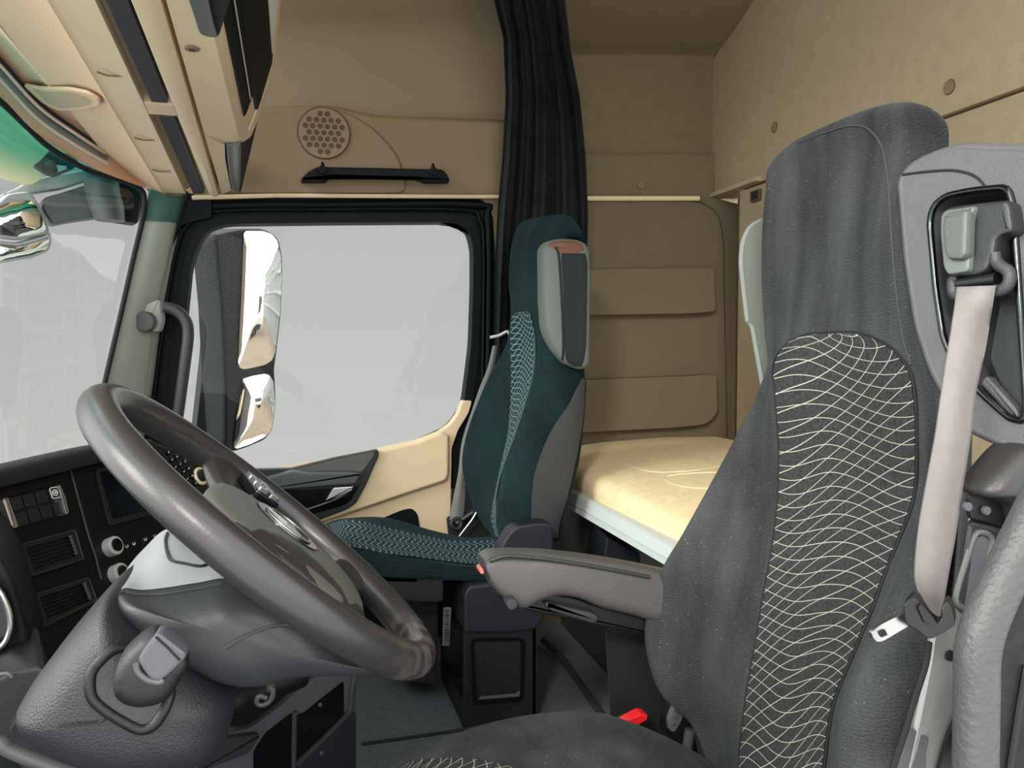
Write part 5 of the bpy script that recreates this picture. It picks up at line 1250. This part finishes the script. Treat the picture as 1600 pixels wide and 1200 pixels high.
# recliner grip, foam pad and side shell on the door side
GY = .60
cp_ = rounded([PY(a, b, GY) for a, b in ((1508, 775), (1514, 770), (1540, 772), (1570, 785), (1580, 800), (1577, 818), (1568, 826), (1540, 818), (1512, 812), (1507, 800))], .005)
cap_ = mk('grip_cap', *g_prism(cp_, (.04, .03, 0), .004), M['black'], S)
for a, b in ((1538, 797), (1509, 791)): mk('pin', *g_disc(PY(a, b, GY-.002), (0, -1, 0), .004, .004, 14, .001), M['shell_grey'], cap_)
grp = mk('recliner_grip', *g_prism(rounded([PY(a, b, GY) for a, b in ((1509, 820), (1516, 815), (1560, 826), (1568, 832), (1552, 880), (1522, 958), (1515, 966), (1500, 962), (1488, 948), (1490, 930), (1500, 880))], .006), (.045, .04, 0), .005), M['charcoal'], S)
mk('grip_recess', *g_tube(spline([PY(a, b, GY-.002) for a, b in ((1522, 838), (1536, 832), (1549, 842), (1546, 870), (1532, 920), (1520, 944), (1506, 949), (1494, 940), (1496, 920), (1508, 880))], 60, True), .0028, 8, True), M['mid_grey'], grp)
mk('grip_inlay', *g_prism(rounded([PY(a, b, GY-.002) for a, b in ((1524, 842), (1536, 836), (1546, 844), (1543, 868), (1530, 918), (1518, 940), (1507, 945), (1498, 938), (1500, 920), (1511, 880))], .006), (0, .004, 0)), M['shell_grey'], grp)
side = rounded([PY(a, b, .635) for a, b in ((1452, 985), (1462, 972), (1490, 962), (1516, 968), (1530, 990), (1530, 1260), (1392, 1260), (1410, 1200), (1430, 1110), (1446, 1030))], .01)
sd = mk('side_shell', *g_prism(side, (.036, .04, 0), .006), M['shell_light'], S)
mk('shell_hole', *g_disc(PY(1483, 1024, .633), (0, -1, 0), .005, .002, 16), M['black_matte'], sd)
mk('shell_hatch', *g_prism(rounded([PY(a, b, .632) for a, b in ((1418, 1134), (1452, 1154), (1448, 1176), (1446, 1260), (1396, 1260))], .002), (0, .004, 0), .001), M['panel_grey'], sd)
mk('dark_gap', *g_prism(rounded([PY(a, b, .628) for a, b in ((1500, 1110), (1482, 1150), (1468, 1200), (1462, 1260), (1530, 1260), (1530, 1060))], .004), (0, .004, 0)), M['black'], sd)
mk('cushion_welt', *g_tube(spline([PY(a, b, .62) for a, b in ((1452, 1003), (1446, 1040), (1430, 1090), (1412, 1150), (1395, 1200), (1380, 1250))], 30), .0028, 8), M['black_matte'], sd)
fp = []
for (a, b), r in (((1640, 660), .075), ((1612, 700), .068), ((1585, 745), .055), ((1560, 785), .035)): fp.append(sup_sec(PY(a, b, .58), V((r*.62, .0, .3*r)), V((0, r*.6, 0)), 2.4, 24))
fo = [(1516, 772), (1519, 760), (1530, 740), (1545, 722), (1570, 694), (1600, 680), (1660, 676), (1680, 800), (1600, 830), (1574, 815), (1570, 788), (1540, 776)]
po_ = mk('foam_pad', *g_pillow(rounded([PY(a, b, .60) for a, b in fo], .012), (0, 1, 0), .03, .03, 3, 8, 60), M['leather'], S, ang=180); clean(po_)

# seat belt
e = thing('seat_belt', PY(1450, 960, .62), 'pale grey seat belt hanging down the driver seat with its metal tongue', 'seat belt')
wb_ = [Sp([(1497, 448), (1526, 447), (1556, 446)], .022)]
for (a, b), (c, d), y in (((1491, 490), (1549, 492), .62), ((1483, 540), (1540, 546), .612), ((1471, 617), (1525, 617), .606), ((1462, 680), (1518, 680), .602), ((1450, 745), (1506, 755), .60), ((1436, 825), (1494, 835), .60), ((1430, 890), (1485, 885), .60), ((1433, 918), (1478, 925), .602), ((1445, 945), (1474, 950), .605), ((1458, 972), (1470, 972), .61)):
    wb_.append([PY(a, b, y), PY((a+c)/2, (b+d)/2, y-.004), PY(c, d, y)])
mk('webbing', *g_surf(wb_, 70, 12, (.001, .0025, 0)), M['strap'], e, ang=60)
TY = .572
tg = mk('tongue', *g_prism(rounded([PY(a, b, TY) for a, b in ((1412, 943), (1425, 932), (1434, 936), (1441, 950), (1452, 966), (1464, 975), (1470, 968), (1470, 952), (1478, 938), (1486, 945), (1492, 968), (1492, 978), (1474, 990), (1456, 999), (1446, 997), (1430, 984), (1416, 977), (1411, 962))], .003), (.014, .014, 0), .0015), M['black'], e)
mk('slot', *g_prism(rounded([PY(a, b, TY-.001) for a, b in ((1434, 948), (1439, 944), (1456, 962), (1464, 975), (1458, 978), (1444, 972))], .003), (0, .003, 0)), M['gloss_black'], tg)
pl_o = rounded([PY(a, b, TY+.006) for a, b in ((1362, 990), (1366, 984), (1376, 976), (1412, 958), (1422, 978), (1380, 1003), (1370, 1004), (1364, 998)) ], .003)
tag(mk('metal_plate', *g_prism(pl_o, (0, .004, 0), .001), M['satin'], tg), 'bright steel latch plate')
mk('latch_hole', *g_prism([PY(a, b, TY+.0045) for a, b in ((1374, 988), (1383, 984), (1387, 992), (1378, 996))], (0, .002, 0)), M['black_matte'], tg, smooth=False)

# buckle and seat controls
e = thing('belt_buckle', PY(995, 1150, 1.15), 'red-buttoned belt buckle standing between the driver cushion and backrest', 'buckle')
mk('housing', *g_prism(rounded([PY(a, b, 1.14) for a, b in ((970, 1134), (1000, 1120), (1016, 1128), (1024, 1180), (975, 1190))], .004), (0, .03, 0), .003), M['black'], e)
tag(mk('release_button', *g_prism(rounded([PY(a, b, 1.135) for a, b in ((974, 1130), (1002, 1115), (1012, 1117), (1012, 1125), (990, 1138), (976, 1136))], .002), (0, .02, 0), .002), M['red'], e), 'red release button')
e = thing('seat_control_pod', PY(1062, 1180, 1.15), 'grey seat control pod with marked keys between cushion and backrest', 'control')
pd = mk('pod', *g_prism(rounded([PY(a, b, 1.15) for a, b in ((1043, 1128), (1050, 1106), (1060, 1098), (1068, 1097), (1084, 1122), (1086, 1140), (1096, 1190), (1060, 1190), (1044, 1150))], .005), (0, .03, 0), .005), M['black'], e)
mk('key_plate', *g_prism(rounded([PY(a, b, 1.145) for a, b in ((1045, 1126), (1052, 1107), (1062, 1100), (1069, 1101), (1074, 1108), (1062, 1134), (1054, 1146), (1046, 1142))], .004), (0, .01, 0), .003), M['light_grey'], pd)
for a, b in ((1053, 1132), (1057, 1122), (1062, 1111)):
    mk('key', *g_prism(rounded([PY(a+x, b+y, 1.143) for x, y in ((-4, -2), (4, -4), (5, 2), (-3, 4))], .002), (0, .004, 0), .001), M['shell_grey'], pd)
mk('stalk', *g_tube([PY(1078, 1140, 1.14), PY(1074, 1165, 1.14), PY(1072, 1200, 1.14)], .008, 10), M['mid_grey'], pd)

# entry grab rail beside the driver seat
e = thing('entry_rail', PY(1526, 1180, .5), 'thick grey textured grab rail at the right edge beside the driver seat', 'rail')
tp_ = [(1665, 690, .50), (1640, 755, .50), (1612, 815, .50), (1580, 880, .50), (1552, 940, .50), (1535, 985, .50), (1527, 1025, .50), (1526, 1075, .50), (1525, 1130, .50), (1524, 1190, .50), (1523, 1280, .50)]
mk('bar', *g_tube(spline([PY(*q) for q in tp_], 60), .0155, 24), M['rail_tex'], e)
mk('rail_foot', *g_disc(PY(1523, 1285, .50), (0, 0, 1), .03, .02, 28, .004), M['black'], e)
e = thing('pillar_carpet', PY(1600, 1180, .56), 'dark carpeted door pillar at the lower right corner behind the grey rail', 'pillar trim')
mk('panel', *g_prism(rounded([PY(a, b, .56) for a, b in ((1545, 1020), (1600, 890), (1680, 780), (1700, 1280), (1540, 1280))], .01), (.02, .03, 0), .004), M['carpet2'], e)
mk('edge', *g_tube([PY(1604, 1040, .555), PY(1592, 1110, .555), PY(1575, 1220, .555)], .003, 8), M['black'], e)
# ------------------------------------------------------------------ daylight and an added bunk fill
sc = bpy.context.scene
w = bpy.data.worlds.new('sky'); sc.world = w; w.use_nodes = True; t = w.node_tree; t.nodes.clear()
out = nd(t, 'ShaderNodeOutputWorld'); bg = nd(t, 'ShaderNodeBackground'); lk(t, bg.outputs[0], out.inputs[0])
tc = nd(t, 'ShaderNodeTexCoord'); sp = nd(t, 'ShaderNodeSeparateXYZ'); lk(t, tc.outputs['Generated'], sp.inputs[0])
# hazy grey on the passenger side, brighter overcast overhead and on the driver side
side = nd(t, 'ShaderNodeMapRange', interpolation_type='SMOOTHSTEP'); side.inputs['From Min'].default_value = .86; side.inputs['From Max'].default_value = .45; lk(t, sp.outputs[1], side.inputs['Value'])
upw = nd(t, 'ShaderNodeMapRange', interpolation_type='SMOOTHSTEP'); upw.inputs['From Min'].default_value = .35; upw.inputs['From Max'].default_value = .75; lk(t, sp.outputs[2], upw.inputs['Value'])
dn_ = nd(t, 'ShaderNodeMapRange', interpolation_type='SMOOTHSTEP'); dn_.inputs['From Min'].default_value = 0.0; dn_.inputs['From Max'].default_value = -.25; lk(t, sp.outputs[2], dn_.inputs['Value'])
el = nd(t, 'ShaderNodeMapRange'); el.inputs['From Min'].default_value = -.12; el.inputs['From Max'].default_value = .18; el.inputs['To Min'].default_value = .575; el.inputs['To Max'].default_value = .475; lk(t, sp.outputs[2], el.inputs['Value'])
brt = math_n(t, 'MAXIMUM', side.outputs[0], upw.outputs[0])
frt = nd(t, 'ShaderNodeMapRange', interpolation_type='SMOOTHSTEP'); frt.inputs['From Min'].default_value = .3; frt.inputs['From Max'].default_value = -.8; frt.inputs['To Min'].default_value = 1.0; frt.inputs['To Max'].default_value = 1.1; lk(t, sp.outputs[0], frt.inputs['Value'])
lvl = math_n(t, 'MULTIPLY', math_n(t, 'SUBTRACT', 1, math_n(t, 'MULTIPLY', dn_.outputs[0], GROUND_DIM)), math_n(t, 'MULTIPLY', frt.outputs[0], SKY_BRIGHT))
# side brightness is dimmed towards the ground; the grey haze is not
val = math_n(t, 'ADD', math_n(t, 'MULTIPLY', el.outputs[0], math_n(t, 'SUBTRACT', 1, brt)), math_n(t, 'MULTIPLY', lvl, brt))
cmb = nd(t, 'ShaderNodeCombineColor'); lk(t, val, cmb.inputs[0]); lk(t, math_n(t, 'MULTIPLY', val, .995), cmb.inputs[1]); lk(t, math_n(t, 'MULTIPLY', val, .985), cmb.inputs[2])
lk(t, cmb.outputs[0], bg.inputs['Color'])
sl_ = bpy.data.lights.new('sun', 'SUN'); so2 = bpy.data.objects.new('sun', sl_); COL.objects.link(so2)
sl_.energy = SUN_E; sl_.angle = math.radians(30); sl_.color = (1, .95, .86)
so2.rotation_euler = (V(SUN_DIR)).to_track_quat('-Z', 'Y').to_euler()
fill_l = bpy.data.lights.new('added_bunk_fill', 'SPOT'); fill_o = bpy.data.objects.new('added_bunk_fill', fill_l); COL.objects.link(fill_o)  # added spot that brightens the bunk; no real source stands there
fill_l.energy = SPOT_E; fill_l.spot_size = math.radians(30); fill_l.spot_blend = .8; fill_l.shadow_soft_size = .18; fill_l.color = (1, .93, .80)
fill_o.location = (-.8, -1.0, 1.9); fill_o.rotation_euler = (V((.80, 1.72, .55))-V((-.8, -1.0, 1.9))).to_track_quat('-Z', 'Y').to_euler()
sc.view_settings.view_transform = 'Standard'; sc.view_settings.look = 'None'; sc.view_settings.exposure = 0; sc.view_settings.gamma = 1
sc.cycles.max_bounces = 10; sc.cycles.transparent_max_bounces = 12; sc.cycles.use_denoising = True
sc.cycles.caustics_reflective = False; sc.cycles.caustics_refractive = False; sc.cycles.sample_clamp_indirect = 6
